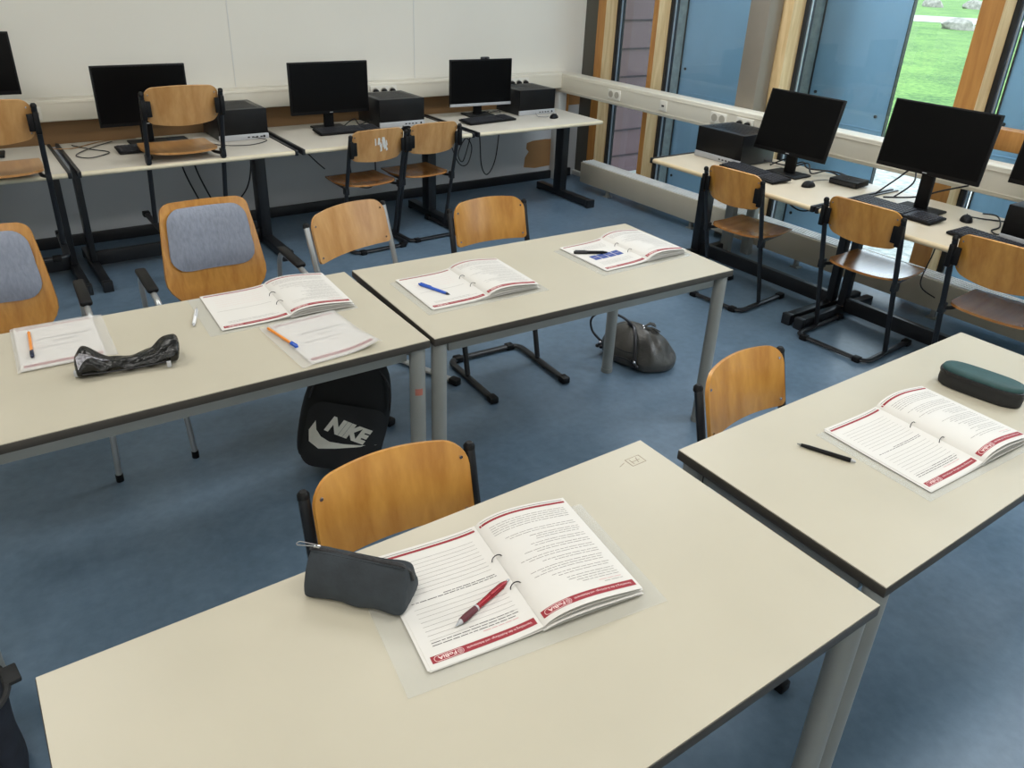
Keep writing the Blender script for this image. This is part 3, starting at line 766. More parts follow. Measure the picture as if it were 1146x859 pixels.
# cables
def cable(label, pts, r=.004, m='cable', group='computer cables'):
    bm = B(); tube(bm, catmull(pts, 7), r, 6); tag(obj('cable', bm, m), label, 'cable', group)
zd = .7255
cable('black cable looping on the desk left of the leftmost full monitor', [(.62,5.50,zd),(.70,5.35,zd),(.78,5.22,zd),(.66,5.12,zd),(.60,5.22,zd),(.72,5.40,zd),(.85,5.52,zd)], .003)
cable('thin tan cable along the desk top at the left', [(.50,5.30,zd+.03),(.62,5.42,zd),(.80,5.55,zd),(1.0,5.57,zd)], .003, 'board')
cable('black cable lying before the computer beside the raised chair', [(1.66,5.24,.738),(1.72,5.17,zd),(1.58,5.08,zd),(1.42,5.14,zd),(1.34,5.3,zd)], .0025)
for k, (x, lab) in enumerate(((1.22, 'left'), (1.30, 'middle'))):
    cable('hanging black cable under the raised chair desk, %s one of the tangle' % lab, [(x,5.5,.69),(x+.03,5.5,.5),(x+.10,5.52,.30),(x+.17,5.55,.14)], .006)
cable('black cable loop hanging behind the leg of the raised chair', [(1.40,5.45,.69),(1.44,5.45,.58),(1.55,5.45,.55),(1.63,5.45,.62),(1.62,5.45,.69)], .005)
cable('black cable hanging left of the second desk leg', [(1.66,5.48,.69),(1.70,5.5,.52),(1.66,5.52,.33),(1.55,5.55,.2)], .005)
cable('black cable hanging left of the torn sticker chair', [(2.04,5.45,.69),(2.06,5.45,.6),(2.14,5.45,.50),(2.22,5.45,.42)], .005)
cable('black cable loop below the seat of the torn sticker chair', [(2.30,5.2,.69),(2.32,5.2,.40),(2.40,5.2,.32),(2.50,5.2,.36),(2.50,5.2,.69)], .005)
cable('long black cable loop hanging under the corner desk, right one', [(3.56,5.45,.69),(3.58,5.45,.50),(3.60,5.45,.30),(3.66,5.45,.22),(3.74,5.45,.35),(3.78,5.45,.69)], .005)
cable('coiled black cable under the corner desk, left one', [(3.22,5.45,.69),(3.30,5.45,.50),(3.38,5.45,.34),(3.46,5.45,.33),(3.50,5.45,.46),(3.44,5.45,.54),(3.37,5.45,.42),(3.42,5.45,.36),(3.50,5.45,.60),(3.52,5.45,.69)], .0045)
cable('short black cable loop right under the corner desk top', [(3.50,5.40,.69),(3.54,5.40,.60),(3.66,5.40,.58),(3.72,5.40,.69)], .005)
cable('black cable at the foot of the middle back wall monitor', [(2.38,5.42,zd),(2.44,5.38,zd+.05),(2.50,5.42,zd),(2.56,5.38,zd+.03),(2.60,5.5,zd)], .004)
cable('white cable curling in front of the corner computer', [(3.99,5.25,.735),(3.95,5.17,zd),(3.99,5.12,zd),(4.03,5.13,zd)], .0022, 'cable_grey')
cable('black cable tangle beneath the corner monitor', [(3.56,5.45,zd),(3.60,5.36,zd+.03),(3.66,5.42,zd+.01),(3.70,5.36,zd+.03),(3.76,5.44,zd)], .004)
cable('black cable tangle behind the tilted window monitor', [(4.34,3.16,zd),(4.40,3.08,zd+.05),(4.34,3.02,zd+.01),(4.42,2.94,zd+.05),(4.36,2.86,zd+.01),(4.44,2.8,zd+.03),(4.48,2.72,zd)], .005)
cable('second black cable crossing behind the tilted window monitor', [(4.30,3.18,zd+.03),(4.44,3.10,zd),(4.46,3.0,zd+.04),(4.38,2.9,zd+.03),(4.50,2.78,zd+.02),(4.52,2.65,zd)], .005)
cable('thin grey cable curling from the mouse at the tilted window monitor', [(4.15,2.71,.735),(4.22,2.76,zd),(4.34,2.74,zd),(4.42,2.66,zd),(4.36,2.60,zd+.04)], .0025, 'cable_grey')
cable('black cable behind the large monitor before the grass view, left one', [(4.34,2.40,zd),(4.42,2.34,zd+.09),(4.46,2.28,zd+.16),(4.42,2.24,zd+.09),(4.36,2.30,zd)], .005)
cable('black cable behind the large monitor before the grass view, right one', [(4.30,2.33,zd),(4.40,2.20,zd+.02),(4.44,2.08,zd+.08),(4.44,1.95,zd+.14)], .005)
cable('black cable between the large monitor and the computer at the right edge', [(4.33,1.85,.735),(4.40,1.80,zd),(4.46,1.70,zd),(4.36,1.66,zd),(4.44,1.62,zd),(4.50,1.61,zd+.04)], .004)
cable('second black cable curling near the computer at the right edge', [(4.5,1.86,zd),(4.44,1.76,zd+.02),(4.33,1.69,zd),(4.22,1.68,zd),(4.18,1.63,zd),(4.28,1.615,zd)], .004)
cable('black cable loop hanging under the window desk behind the first chair', [(4.30,3.05,.69),(4.32,2.98,.55),(4.33,2.86,.50),(4.34,2.74,.56),(4.34,2.68,.69)], .005)
cable('thin black cable hanging under the window desk behind the middle chair', [(4.30,1.95,.69),(4.31,1.97,.50),(4.33,2.0,.30),(4.33,1.9,.25)], .004)

# ------------------------------------------------------------------ booklets
PW, PH = .223, .315
def hR(u): # u from spine to outer edge
    t = u/PW
    return .010 + .020*math.sin(PI*min(1, max(0,t)**.62)) + .010*t
def hL(u):
    t = u/PW
    return .0045 + .0085*math.exp(-t*6)
def hump(k):
    return lambda u: .010 + .020*k*math.sin(PI*min(1, max(0, u/PW)**.62)) + .010*k*(u/PW)
def strip(bm, f, u0, u1, v0, v1, mi=0, n=None):
    n = n or max(1, int(abs(u1-u0)/.012))
    pr = None
    for i in range(n+1):
        u = u0+(u1-u0)*i/n
        c = (bm.verts.new(f(u, v0)), bm.verts.new(f(u, v1)))
        if pr: fc = bm.faces.new((pr[0], c[0], c[1], pr[1])); fc.material_index = mi
        pr = c
def words(bm, f, u0, u1, v, th, rnd, mi=0):
    u = u0
    while u < u1-.004:
        w = rnd.uniform(.006, .02); e = min(u1, u+w)
        strip(bm, f, u, e, v, v+th, mi); u = e+.0022
def page_print(bm, f, side, rnd, detail, kind):
    """f(u,v): u from the camera-left edge of the page 0..PW, v from the camera side 0..PH. materials: 0 ink 1 dark 2 crimson 3 white 4 pink 5 navy"""
    W, H = PW, PH
    strip(bm, f, .008, W-.006, .012, .0285, 2)
    strip(bm, f, .006, W-.006, H-.0180, H-.0118, 2)
    strip(bm, f, .010, W-.008, H-.0075, H-.0062, 1)
    if detail:
        g = lambda dv: (lambda u, v: f(u, v)+V(0, 0, .0003))
        ff = g(0)
        # logo pill, upside down for the camera: reads from the far side
        def rot(u0, v0): return lambda x, y: ff(u0-x, v0-y)
        pts = []
        x0, x1, vc, r = .020, .064, .020, .0062
        for k in range(25):
            a = PI/2+PI*k/24; pts.append((x0+r*math.cos(a), vc+r*math.sin(a)))
        for k in range(25):
            a = -PI/2+PI*k/24; pts.append((x1+r*math.cos(a), vc+r*math.sin(a)))
        for (a, b), (c, d) in zip(pts, pts[1:]+pts[:1]):
            n = V(-(d-b), c-a, 0)
            if n.length < 1e-7: continue
            n = n.normalized()*.00045
            m_ = max(1, int(abs(c-a)/.012))
            for q in range(m_):
                s0, s1 = q/m_, (q+1)/m_
                p0 = (a+(c-a)*s0, b+(d-b)*s0); p1 = (a+(c-a)*s1, b+(d-b)*s1)
                fc = bm.faces.new([bm.verts.new(ff(p0[0]+n.x, p0[1]+n.y)), bm.verts.new(ff(p1[0]+n.x, p1[1]+n.y)), bm.verts.new(ff(p1[0]-n.x, p1[1]-n.y)), bm.verts.new(ff(p0[0]-n.x, p0[1]-n.y))]); fc.material_index = 3
        for rr in (.0045, .003):
            ring = [(x1-.001+rr*math.cos(a*PI/8), vc+rr*math.sin(a*PI/8)) for a in range(16)]
            for (a, b), (c, d) in zip(ring, ring[1:]+ring[:1]):
                k2 = .85
                q = lambda x, y, k: ff(x1-.001+(x-x1+.001)*k, vc+(y-vc)*k)
                fc = bm.faces.new([bm.verts.new(q(a,b,1)), bm.verts.new(q(c,d,1)), bm.verts.new(q(c,d,k2)), bm.verts.new(q(a,b,k2))]); fc.material_index = 3
        text_bm(bm, 'e', .007, rot(x1+.0008, vc+.0018), 3, .0)
        text_bm(bm, 'FoBiA', .0105, rot(x1-.007, vc+.0036), 3, .0002, fit=.036)
        text_bm(bm, 'Vermittlung in den Ausbildungs- und Arbeitsmarkt', .0072, rot(W-.014, vc+.0025), 3, .0, fit=.132)
    if kind == 'lines':
        for k in range(9): strip(bm, f, .022, W-.022, H-.042-k*.0115, H-.0413-k*.0115, 0)
        words(bm, f, .04+.05, W-.02, H-.150, .0016, rnd, 1); words(bm, f, .022, W-.02, H-.1555, .0016, rnd, 1)
        for k in range(8): strip(bm, f, .022, W-.022, H-.172-k*.0115, H-.1713-k*.0115, 0)
        words(bm, f, .10, W-.03, .062, .0016, rnd, 1); words(bm, f, .022, W-.024, .0555, .0016, rnd, 1); words(bm, f, .022, W-.03, .049, .0016, rnd, 1); words(bm, f, .12, W-.03, .0425, .0014, rnd, 4)
    elif kind == 'text':
        for k in range(5): words(bm, f, .02, W-.018, H-.034-k*.0068, .0013, rnd, 0)
        y = H-.082
        while y > .05:
            n = rnd.randint(2, 4); l = rnd.uniform(.02, .11)
            for k in range(n):
                words(bm, f, l+rnd.uniform(0,.03) if k else l, W-.02, y, .0012, rnd, 0); y -= .0066
                if y < .05: break
            y -= .005
        words(bm, f, .15, W-.02, .046, .0012, rnd, 4); words(bm, f, .16, W-.02, .040, .0012, rnd, 0)
    elif kind == 'blue':
        for k in range(4):
            a = .035+k*.040; strip(bm, f, a, a+.036, .115, .165, 5)
            strip(bm, lambda u, v: f(u, v)+V(0,0,.0003), a+.006, a+.03, .140, .1415, 3)
        for k in range(4): words(bm, f, .03, W-.03, .085-k*.009, .0013, rnd, 0)
        for k in range(5): words(bm, f, .03, W-.03, H-.05-k*.009, .0013, rnd, 0)
    elif kind == 'sparse':
        strip(bm, f, .02, W-.02, .15, .1513, 0); words(bm, f, .03, W-.02, .047, .0014, rnd, 0); words(bm, f, .03, W-.04, .056, .0014, rnd, 0)
        for k in range(5): strip(bm, f, .03, W-.03, .19+k*.018, .1906+k*.018, 4)
    elif kind == 'cover':
        words(bm, f, .06, W-.02, .20, .004, rnd, 1); words(bm, f, .10, W-.07, .17, .006, rnd, 0); words(bm, f, .04, W-.05, .135, .004, rnd, 0)
PR = ['ink', 'ink_dark', 'crimson', 'white_print', 'pink', 'navy_print']
def open_booklet(label, loc, rz, seed, left='lines', right='text', detail=True, hk=1., sheet_off=(-.045, -.02, .255)):
    rnd = random.Random(seed)
    t = thing('booklet', label, 'booklet', loc, rz, 'ring bound booklets')
    hr = hump(hk)
    # clear plastic cover below, opened out flat
    sx, sy, sr = sheet_off
    bm = B(); sheet(bm, lambda u, v: V(u, v, .0012), [(-PH/2-.012+sy, -PW+sx, sr), (PH/2+.006+sy, -PW+sx, sr)], 8, .0008)
    obj('plastic_cover', bm, 'film', t, smooth=False)
    fL = lambda u, v: V(u-PW, v-PH/2, hL(PW-u))
    fR = lambda u, v: V(u, v-PH/2, hr(u))
    # underlying page stacks
    rows = [(PH*i/6, 0, PW) for i in range(7)]
    bm = B()
    for k in range(3):
        dx, dy = rnd.uniform(-.004, .004), rnd.uniform(-.003, .003)
        s = 1-.25*(k+1)
        sheet(bm, lambda u, v: V(u-PW+dx-.003, v-PH/2+dy, .0022+(hL(PW-u)-.0022)*s), rows, 16, .0005)
    obj('page_stack', bm, 'paper', t)
    bm = B()
    for k in range(3):
        dx, dy = rnd.uniform(-.003, .005), rnd.uniform(-.004, .001)
        s = 1-.28*(k+1)
        sheet(bm, lambda u, v: V(u+dx*u/PW, v-PH/2+dy, .0022+(hr(u)-.0022)*s), rows, 16, .0005)
    obj('page_stack', bm, 'paper', t)
    bm = B(); sheet(bm, fL, rows, 18, .0006); pl = obj('page', bm, 'paper', t)
    bm = B(); sheet(bm, fR, rows, 22, .0006); pr_ = obj('page', bm, 'paper', t)
    bm = B(); page_print(bm, lambda u, v: fL(u, v)+V(0,0,.0007), 'L', rnd, detail, left); obj('printing', bm, PR, pl, smooth=False)
    bm = B(); page_print(bm, lambda u, v: fR(u, v)+V(0,0,.0007), 'R', rnd, detail, right); obj('printing', bm, PR, pr_, smooth=False)
    # rings
    for v in (PH/2-.045, PH/2+.04):
        bm = B(); p = [V(-.012, v-PH/2, hL(.012)+.001)]
        for k in range(9):
            a = PI-PI*k/8; p.append(V(.0125*math.cos(a), v-PH/2+.003*math.sin(a), .013+.011*math.sin(a)))
        p.append(V(.012, v-PH/2, hr(.012)))
        tube(bm, p, .0011, 6); r = obj('binder_ring', bm, 'port', t)
    return t
zt = .7415
R_ = math.radians
open_booklet('open booklet under the red pen on the foreground table', (.72, .969, zt), R_(-8.5), 1, 'lines', 'text', True, 1., (-.055, -.022, .262))
open_booklet('open booklet in front of the teal topped pencil case', (1.99, .79, zt), R_(-3), 2, 'lines', 'text', True, 1.15, (-.04, -.01, .225))
open_booklet('open booklet carrying a blue pen on the middle table', (1.494, 2.343, zt), R_(-3), 3, 'sparse', 'text', True, 1., (-.035, -.02, .25))
open_booklet('open booklet with four blue printed squares under a black pen', (2.29, 2.338, zt), R_(-.5), 4, 'blue', 'text', True, 1., (-.05, -.022, .235))
open_booklet('open booklet beside the silver white pen on the left table', (.82, 2.537, zt), R_(-3), 5, 'sparse', 'text', True, .9, (-.045, -.01, .235))
def closed_booklet(label, loc, rz, seed, curl, cx0, cx1):
    rnd = random.Random(seed)
    t = thing('booklet', label, 'booklet', loc, rz, 'ring bound booklets')
    rows = [(PH*i/10, 0, PW) for i in range(11)]
    def f(u, v): return V(u-PW/2, v-PH/2, .005 + curl*max(0, (u/PW-.45))**2*max(0, 1-v/(.5*PH)))
    bm = B()
    for k in range(3): sheet(bm, lambda u, v: f(u, v)*1+V(rnd.uniform(-.0004,.0004)*0, 0, -.0012*(k+1)), rows, 12, .0005)
    obj('page_stack', bm, 'paper', t)
    bm = B(); sheet(bm, f, rows, 14, .0006); p = obj('page', bm, 'paper', t)
    bm = B(); page_print(bm, lambda u, v: f(u, v)+V(0,0,.0006), 'L', rnd, False, 'cover'); obj('printing', bm, PR, p, smooth=False)
    bm = B()
    def g(u, v):
        uu = min(max(u, 0), PW); h = f(uu, v).z if 0 <= u <= PW else .002
        if u < 0: h = max(.0012, .005+u*.3)
        if u > PW: h = max(.0012, f(PW, v).z-(u-PW)*.4)
        return V(u-PW/2, v-PH/2, h+.0022)
    sheet(bm, g, [(-.012+(PH+.018)*i/10, cx0, cx1) for i in range(11)], 20, .0006); obj('plastic_cover', bm, 'film_top', t)
    return t
closed_booklet('closed booklet with frosted cover at the front edge of the left table', (.847, 2.194, zt), R_(3), 6, .06, -.035, PW+.012)
closed_booklet('closed booklet with frosted cover at the left edge, half under the black pouch', (.14, 2.56, zt), R_(-2), 7, .0, -.01, PW+.03)

# ------------------------------------------------------------------ pens
def pen(name, label, a, b, z, parts, r=.0048, clip=None, flat=0):
    """a = writing tip end, b = other end (world xy). parts: (name, material, [(t, r) ...])"""
    a, b = V(*a, z), V(*b, z); L = (b-a).length; d = (b-a).normalized()
    ang = math.atan2(d.y, d.x)
    t = thing(name, label, 'pen', a, ang)
    for nm, m, prof in parts:
        bm = B(); lathe(bm, [(x*L, rr*r) for x, rr in prof], 6 if nm == 'hex_barrel' else 16); obj(nm, bm, m, t)
    if clip:
        bm = B(); x0, x1, m = clip; box(bm, x0*L, x1*L, -.002, .002, r*.9, r*1.45, .0006, mtx=Matrix.Rotation(.5, 4, 'X')); obj('clip', bm, m, t)
    return t
pen('ballpoint_pen', 'metallic red ballpoint pen with silver tip on the foreground booklet', (.562,.905), (.713,.95), zt+.012,
    [('tip', 'silver', [(0,.15),(.01,.25),(.09,.8),(.095,.9)]), ('grip', 'pen_grip', [(.095,1),(.2,1.2),(.33,1.05),(.36,1.0)]), ('ring', 'silver', [(.36,1.05),(.385,1.05)]),
     ('barrel', 'pen_red', [(.385,1),(.5,.95),(.7,1.15),(.85,1.15),(.93,.7)]), ('button', 'silver', [(.93,.45),(1,.45)])], .0062, (.62,.93,'pen_red'))
pen('ballpoint_pen', 'black ballpoint pen lying bare on the right hand table', (1.65,.956), (1.709,.82), .746,
    [('tip', 'grey_metal', [(0,.2),(.06,.6),(.07,.7)]), ('barrel', 'black_plastic', [(.07,.75),(.2,1),(.6,1.05),(.92,1.1)]), ('button', 'silver', [(.92,.6),(.94,.6),(1,.6)])], .0055, (.55,.9,'black_plastic'))
pen('ballpoint_pen', 'blue pen lying on an open booklet', (1.375,2.275), (1.327,2.421), zt+.010,
    [('tip', 'navy', [(0,.2),(.08,.8),(.1,.9)]), ('barrel', 'blue', [(.1,.95),(.4,1.05),(.8,1.05),(.95,1)]), ('button', 'blue', [(.95,.6),(1,.6)])], .0055, (.6,.95,'blue'))
pen('marker_pen', 'thick black pen lying above the four blue squares', (2.197,2.335), (2.069,2.405), zt+.012,
    [('tip', 'black_plastic', [(0,.4),(.1,.8),(.12,.9)]), ('barrel', 'black_plastic', [(.12,1),(.6,1.1),(.62,1.25)]), ('cap', 'port', [(.62,1.25),(.96,1.2),(1,.9)])], .0062, (.66,.95,'port'))
pen('ballpoint_pen', 'white and silver ballpoint pen left of the left table open booklet', (.518,2.471), (.565,2.603), .747,
    [('tip', 'silver', [(0,.2),(.08,.8),(.1,.9)]), ('barrel', 'pen_white', [(.1,1),(.5,1.05),(.9,1)]), ('button', 'silver', [(.9,.6),(1,.6)])], .0055, (.5,.9,'silver'))
pen('fineliner_pen', 'orange pen with a blue cap by the front edge of the left table', (.744,2.149), (.714,2.324), zt+.0095,
    [('cap', 'blue', [(0,.8),(.01,1),(.2,1.05),(.205,.9)]), ('hex_barrel', 'orange', [(.2,.85),(.96,.85)]), ('end_plug', 'orange', [(.96,.9),(1,.8)])], .0052, (.02,.2,'blue'))
pen('fineliner_pen', 'orange pen with a dark cap on the leftmost booklet', (.06,2.474), (.072,2.66), zt+.0125,
    [('cap', 'navy', [(0,.8),(.01,1),(.2,1.05),(.205,.9)]), ('hex_barrel', 'orange', [(.2,.85),(.96,.85)]), ('end_plug', 'orange', [(.96,.9),(1,.8)])], .0052, (.02,.2,'navy'))

# ------------------------------------------------------------------ pencil cases and bags
def loft(bm, secs, mi=0, cap=True):
    rings = [[bm.verts.new(p) for p in s] for s in secs]; n = len(rings[0])
    for a, b in zip(rings, rings[1:]):
        for j in range(n):
            f = bm.faces.new((a[j], a[(j+1) % n], b[(j+1) % n], b[j])); f.material_index = mi
    if cap:
        bm.faces.new(rings[0][::-1]); bm.faces.new(rings[-1])
    return rings
def subd(o, n=2):
    m = o.modifiers.new('s', 'SUBSURF'); m.levels = n; m.render_levels = n; return o
from mathutils import noise as NZ
# charcoal canvas pencil case: soft triangular prism with a zip along the ridge
ax, ay = .347, 1.137; bx_, by_ = .53, 1.00
ang = math.atan2(by_-ay, bx_-ax)
t = thing('pencil_case', 'charcoal canvas pencil case with a zip lying against the foreground booklet', 'pencil case', (.462, 1.090, .7440), math.radians(-50)); t.rotation_euler = (0, -.022, math.radians(-50))
bm = B(); secs = []; L = .215
for i in range(15):
    x = -L/2+L*i/14; e = abs(2*i/14-1)
    kw = 1-.10*e**6; kh = 1-.06*e**5
    s = []
    for (y, z) in ((-.040,.0),(-.050,.006),(-.049,.026),(-.038,.054),(-.018,.078),(-.006,.085),(.006,.085),(.018,.077),(.032,.052),(.042,.024),(.044,.006),(.034,.0),(.012,.0),(-.014,.0)):
        q = NZ.noise(V(x*22, y*30, z*30))*.006*(1 if z > .002 else 0)
        ox = 0
        s.append(V(x + ox, y*kw+q, max(0, z*kh+q)))
    secs.append(s)
loft(bm, secs); cs = subd(obj('case_body', bm, 'case_fabric', t), 2)
bm = B(); tube(bm, [(-L/2+.004,0,.0815)]+[(-L/2+.02+(L-.04)*i/8, 0, .0845) for i in range(9)]+[(L/2-.003,0,.076),(L/2+.001,0,.056)], .0055, 8, .003); obj('zip', bm, 'zip', t)
bm = B()
for s in (-1, 1): tube(bm, [(-L/2+.01, s*.0085, .0835), (L/2-.012, s*.0085, .0835)], .0012, 6)
obj('piping', bm, 'case_fabric', t)
bm = B(); box(bm, -L/2+.012, -L/2+.026, -.004, .004, .086, .092, .002)
tube(bm, fillet([(-L/2+.014,-.002,.091),(-L/2-.022,-.006,.088),(-L/2-.026,.0,.087),(-L/2-.022,.006,.088),(-L/2+.014,.002,.091)], .006), .0012, 6)
obj('zip_pull', bm, 'chrome', t)
# teal topped hard case
t = thing('pencil_case', 'oval black pencil case with a dark teal top on the right hand table', 'pencil case', (2.378, .838, .7405), math.radians(-81))
def oval(L, W, n=32, p=3.2):
    o = []
    for k in range(n):
        a = 2*PI*k/n; c, s = math.cos(a), math.sin(a)
        o.append((math.copysign(abs(c)**(2/p), c)*L/2, math.copysign(abs(s)**(2/2.6), s)*W/2))
    return o
def ovloft(bm, spec):
    secs = [[V(x, y, z) for x, y in oval(l, w)] for l, w, z in spec]; loft(bm, secs)
bm = B(); ovloft(bm, [(.222,.082,0),(.232,.092,.004),(.236,.096,.02),(.234,.094,.040)]); obj('case_body', bm, 'black_fabric', t)
bm = B(); ovloft(bm, [(.232,.092,.040),(.238,.098,.041),(.239,.099,.046),(.238,.098,.051),(.232,.092,.052)]); obj('zip', bm, 'zip', t)
bm = B(); ovloft(bm, [(.230,.090,.052),(.230,.090,.056),(.226,.086,.0605),(.216,.078,.064),(.19,.06,.0655)]); obj('lid', bm, 'teal', t)
# shiny black vinyl pouch with sequinned corner
t = thing('vinyl_pouch', 'crumpled shiny black vinyl pouch with silver sequins on the left table', 'pouch', (.285, 2.29, .7415), math.radians(-8))
bm = B(); secs = []; L = .27
for i in range(21):
    x = -L/2+L*i/20; k = i/20
    w = .038+.005*math.sin(k*9); h = .038+.005*math.sin(k*7+1)
    if k < .3: h += .036*max(0, math.sin(PI*min(1, max(0, (.27-k)/.27))))**1.2
    if k > .68: h += .032*math.sin(PI*min(1,(k-.68)/.32)*.62); w += .008*(k-.68)/.32
    if k == 1: h *= .75
    s = []
    for a in range(14):
        an = 2*PI*a/14; y = -math.cos(an)*w; z = math.sin(an)
        z = (z*.5+.5)*h
        q = NZ.noise(V(x*30, y*40, z*40))*.011
        lean = (.02*z/.08 if k > .68 else (.012*z/.05 if k < .3 else 0))
        s.append(V(x+(z*.25 if k > .68 else -z*.1 if k < .3 else 0), y+q+lean, max(0, z+q*(z > .004))))
    secs.append(s)
loft(bm, secs); subd(obj('pouch_body', bm, 'patent', t), 2)
bm = B()
sheet(bm, lambda u, v: V(-.128+v, -.020+.016*v/.05+u*.1, .012+u), [(0,.0,.055),(.012,.0,.066),(.03,.0,.056),(.05,.0,.040),(.075,.004,.026),(.09,.006,.016)], 8, .004)
for v in bm.verts: v.co.y -= .012
obj('sequin_patch', bm, 'sequin', t)
bm = B(); tube(bm, catmull([(-.12,-.036,.018),(-.05,-.038,.014),(.03,-.040,.014),(.10,-.042,.018)], 5), .003, 6, .002); obj('zip', bm, 'zip', t)
bm = B(); box(bm, .10, .112, -.052, -.046, .002, .022, .002); box(bm, -.142, -.125, -.02, -.0, .004, .022, .004); obj('zip_pull', bm, 'silver', t)
# backpack
t = thing('backpack', 'black backpack with a large pale sports logo standing under the left table', 'backpack', (1.03, 2.50, 0), 0)
Mb = Matrix.Rotation(math.radians(-16), 4, 'Z')
t.rotation_euler = (math.radians(-14), math.radians(15), math.radians(-24))
t.location = (.975, 2.49, .035); t.scale = (1.04, 1.04, 1.04)
bm = B(); secs = []
prof = [(0,.125,.06),(.012,.148,.078),(.05,.160,.09),(.14,.168,.095),(.24,.168,.09),(.32,.152,.08),(.38,.132,.07),(.42,.102,.055),(.44,.075,.038),(.447,.035,.018)]
for z, w, d in prof:
    s = []
    for a in range(20):
        an = 2*PI*a/20; c, q = math.cos(an), math.sin(an)
        s.append(V(math.copysign(abs(c)**.75, c)*w, math.copysign(abs(q)**.8, q)*d+NZ.noise(V(c*2, q*2, z*9))*.006, z))
    secs.append(s)
loft(bm, secs); subd(obj('bag_body', bm, 'bp', t), 1)
def pf(u, v):
    return V(u, -.088-.040*max(0, 1-(u/.15)**4)*max(0, 1-((v-.13)/.15)**4), v)
bm = B(); sheet(bm, pf, rrows(.012, .255, .142, .05, .05, 10), 16, .012); obj('front_pocket', bm, 'bp_pocket', t)
bm = B()
RA = math.radians(-13)
def rl(x, y):
    dx, dy = x+.02, y-.13
    return -.02+dx*math.cos(RA)-dy*math.sin(RA), .13+dx*math.sin(RA)+dy*math.cos(RA)
def lf(x, y): a, b = rl(-.085+x, .150+y); return pf(a, b)+V(0,-.009,0)
text_bm(bm, 'NIKE', .075, lf, 0, .005, .25, fit=.165)
# swoosh
top = [(-.125,.165),(-.11,.135),(-.085,.118),(-.05,.112),(.0,.122),(.06,.140),(.12,.160)]
bot = [(-.125,.165),(-.132,.120),(-.115,.082),(-.075,.072),(-.02,.095),(.05,.128),(.12,.160)]
for i in range(len(top)-1):
    q = [top[i], top[i+1], bot[i+1], bot[i]]
    vs = []
    for (x, y) in q:
        p = pf(*rl(x, y))+V(0,-.009,0)
        if not vs or (p-vs[-1].co).length > 1e-5: vs.append(bm.verts.new(p))
    if len(vs) > 2 and (vs[0].co-vs[-1].co).length > 1e-5: bm.faces.new(vs)
    elif len(vs) > 3: bm.faces.new(vs[:-1])
obj('logo', bm, 'bp_print', t, smooth=False)
bm = B(); tube(bm, catmull([(-.045,.0,.435),(-.04,.01,.47),(0,.015,.485),(.04,.01,.47),(.045,0,.435)], 5), .009, 8); obj('handle', bm, 'bp', t)
bm = B()
for s in (-1, 1): tube(bm, catmull([(s*.07,.07,.40),(s*.10,.13,.33),(s*.11,.14,.2),(s*.12,.10,.08),(s*.13,.07,.03)], 5), .022, 8, .007, up=(0,1,0))
obj('shoulder_strap', bm, 'bp', t)
bm = B(); box(bm, -.185, -.150, -.02, .03, .30, .33, .006); obj('side_buckle', bm, 'bp', t)
bm = B(); tube(bm, catmull([(-.15,-.062,.25),(-.13,-.062,.34),(-.06,-.045,.40),(.06,-.045,.40),(.13,-.062,.34),(.15,-.062,.25)], 5), .004, 6); obj('zip', bm, 'zip', t)
# handbag
t = thing('handbag', 'slouchy grey leather handbag with tassels on the floor by a table leg', 'handbag', (2.705, 2.575, 0), math.radians(-82))
bm = B(); secs = []
for z, w, d in [(0,.18,.115),(.008,.20,.132),(.05,.212,.138),(.09,.198,.122),(.13,.170,.096),(.165,.130,.066),(.185,.09,.036),(.192,.045,.015)]:
    s = []
    for a in range(24):
        an = 2*PI*a/24; c, q = math.cos(an), math.sin(an)
        x, y = math.copysign(abs(c)**.7, c)*w, math.copysign(abs(q)**.85, q)*d
        k = 1+.16*NZ.noise(V(c*2.2, q*2.2, z*16))+.07*math.sin(an*9+z*20)*min(1, z/.12)
        s.append(V(x*k, y*k, z))
    secs.append(s)
loft(bm, secs); subd(obj('bag_body', bm, 'leather', t), 2)
for s, lab in ((-1, 0), (1, 1)):
    bm = B()
    y = s*.045
    if s > 0: pts = [(-.15,-.11,.07),(-.20,-.14,.13),(-.21,-.14,.20),(-.15,-.11,.25),(-.07,-.07,.235),(-.02,-.03,.19)]
    else: pts = [(-.06,-.02,.185),(.0,-.055,.20),(.05,-.10,.17),(.085,-.135,.11),(.10,-.15,.06)]
    tube(bm, catmull(pts, 6), .009, 8, .006); obj('handle', bm, 'leather_dark', t)
for grp in (((-.15,-.125,.065,.013),(-.165,-.13,.052,.011),(-.14,-.13,.055,.011)), ((.10,-.152,.055,.013),(.088,-.148,.068,.013),(.115,-.150,.045,.011),(.092,-.155,.042,.011))):
    bm = B()
    for p in grp: bmesh.ops.create_icosphere(bm, subdivisions=2, radius=p[3], matrix=Matrix.Translation(V(*p[:3])))
    obj('handle_knot', bm, 'leather_dark', t)
for p in ((.02,.0,.194),(.035,-.012,.190),(-.145,-.135,.08),(.105,-.16,.07)):
    bm = B(); bmesh.ops.create_icosphere(bm, subdivisions=2, radius=.0075, matrix=Matrix.Translation(V(*p))); obj('bead', bm, 'chrome', t)
bm = B(); rnd = random.Random(2)
for base, dr in (((.025,.002,.194), (.35,.9)), ((.04,-.01,.190), (.9,.35))):
    for k in range(7):
        a = math.atan2(dr[1], dr[0])+rnd.uniform(-.35,.35); l = .07+rnd.uniform(-.01,.01)
        tube(bm, [base, (base[0]+math.cos(a)*l*.5, base[1]+math.sin(a)*l*.5, base[2]+.012), (base[0]+math.cos(a)*l, base[1]+math.sin(a)*l, base[2]-.004)], .0028, 5)
obj('tassel', bm, 'leather', t)
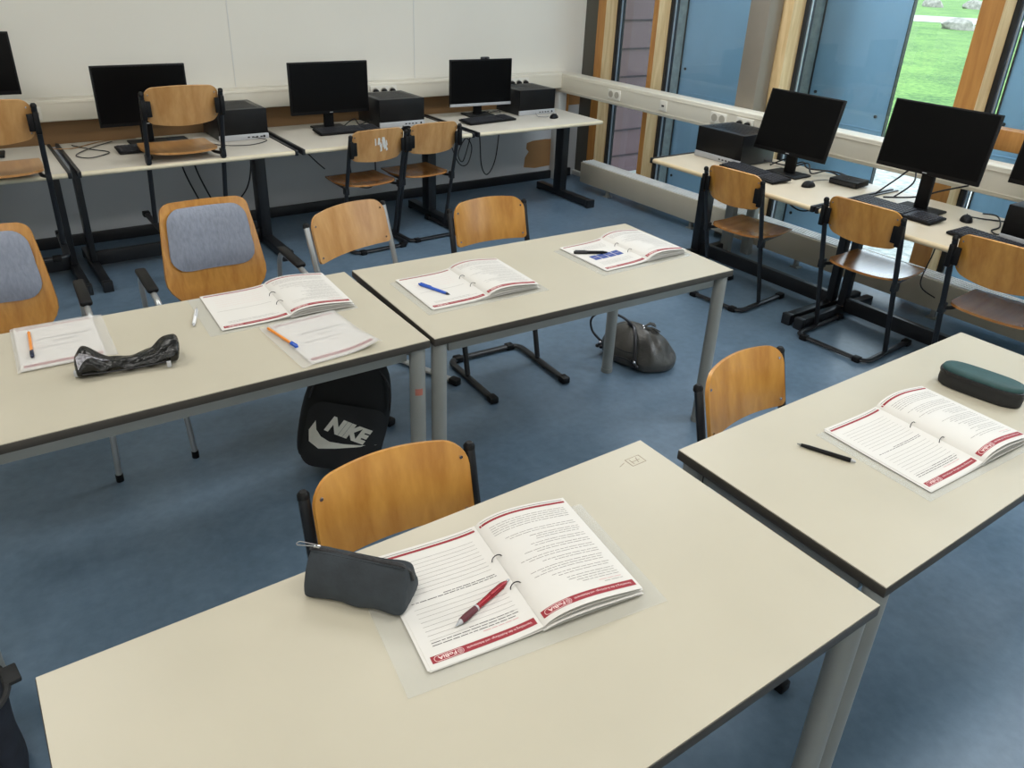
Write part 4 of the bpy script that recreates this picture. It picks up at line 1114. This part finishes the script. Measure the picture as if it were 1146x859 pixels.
bm = B(); tube(bm, catmull([(-.06,-.135,.03),(-.02,-.146,.05),(.04,-.148,.06),(.10,-.150,.05)], 5), .004, 6); tube(bm, catmull([(-.12,-.12,.09),(-.04,-.13,.09),(.02,-.134,.09),(.07,-.13,.10)], 5), .003, 6); obj('trim_piping', bm, 'leather_dark', t)
# dark bag at the lower left
t = thing('dark_bag', 'dark navy and black cloth bag standing on the floor at the lower left edge', 'bag', (-.335, 1.715, 0), math.radians(8)); t.scale = (1, 1, .79)
bm = B(); secs = []
for z, w, d in [(0,.13,.09),(.01,.15,.105),(.08,.152,.11),(.18,.15,.105),(.28,.150,.10),(.34,.152,.098),(.36,.155,.10)]:
    s = []
    for a in range(20):
        an = 2*PI*a/20; c, q = math.cos(an), math.sin(an); k = 1+.06*NZ.noise(V(c*2, q*2, z*8))
        s.append(V(math.copysign(abs(c)**.6, c)*w*k, math.copysign(abs(q)**.7, q)*d*k, z))
    secs.append(s)
rg = loft(bm, secs); subd(obj('bag_body', bm, 'denim', t), 1)
bm = B(); tube(bm, [(math.copysign(abs(math.cos(a))**.6, math.cos(a))*.155, math.copysign(abs(math.sin(a))**.7, math.sin(a))*.10, .36) for a in [2*PI*k/24+.01 for k in range(24)]], .008, 6, closed=True)
box(bm, .15, .185, -.03, .03, .352, .368, .004); obj('rim', bm, 'black_fabric', t)
bm = B(); sheet(bm, lambda u, v: V(u, -.108, v), rrows(.05, .19, .09, .03, .02, 5), 6, .008); obj('pocket', bm, 'black_fabric', t)

# ------------------------------------------------------------------ light
w = bpy.data.worlds.new('world'); bpy.context.scene.world = w; w.use_nodes = True
nt = w.node_tree; bg = nt.nodes['Background']
sky = nt.nodes.new('ShaderNodeTexSky'); sky.sky_type = 'HOSEK_WILKIE'; sky.turbidity = 5; sky.ground_albedo = .4
sky.sun_direction = V(-.4, -.3, .85).normalized()
mx = nt.nodes.new('ShaderNodeMix'); mx.data_type = 'RGBA'; mx.inputs['Factor'].default_value = .75
nt.links.new(sky.outputs[0], mx.inputs['A']); mx.inputs['B'].default_value = (.82, .91, 1.0, 1)
nt.links.new(mx.outputs['Result'], bg.inputs['Color']); bg.inputs['Strength'].default_value = 4.6
sc = bpy.context.scene
sc.view_settings.view_transform = 'Standard'; sc.view_settings.look = 'None'; sc.view_settings.exposure = 0; sc.view_settings.gamma = 1
sc.cycles.use_denoising = True
sc.cycles.max_bounces = 8; sc.cycles.transparent_max_bounces = 16
sc.cycles.sample_clamp_indirect = 4
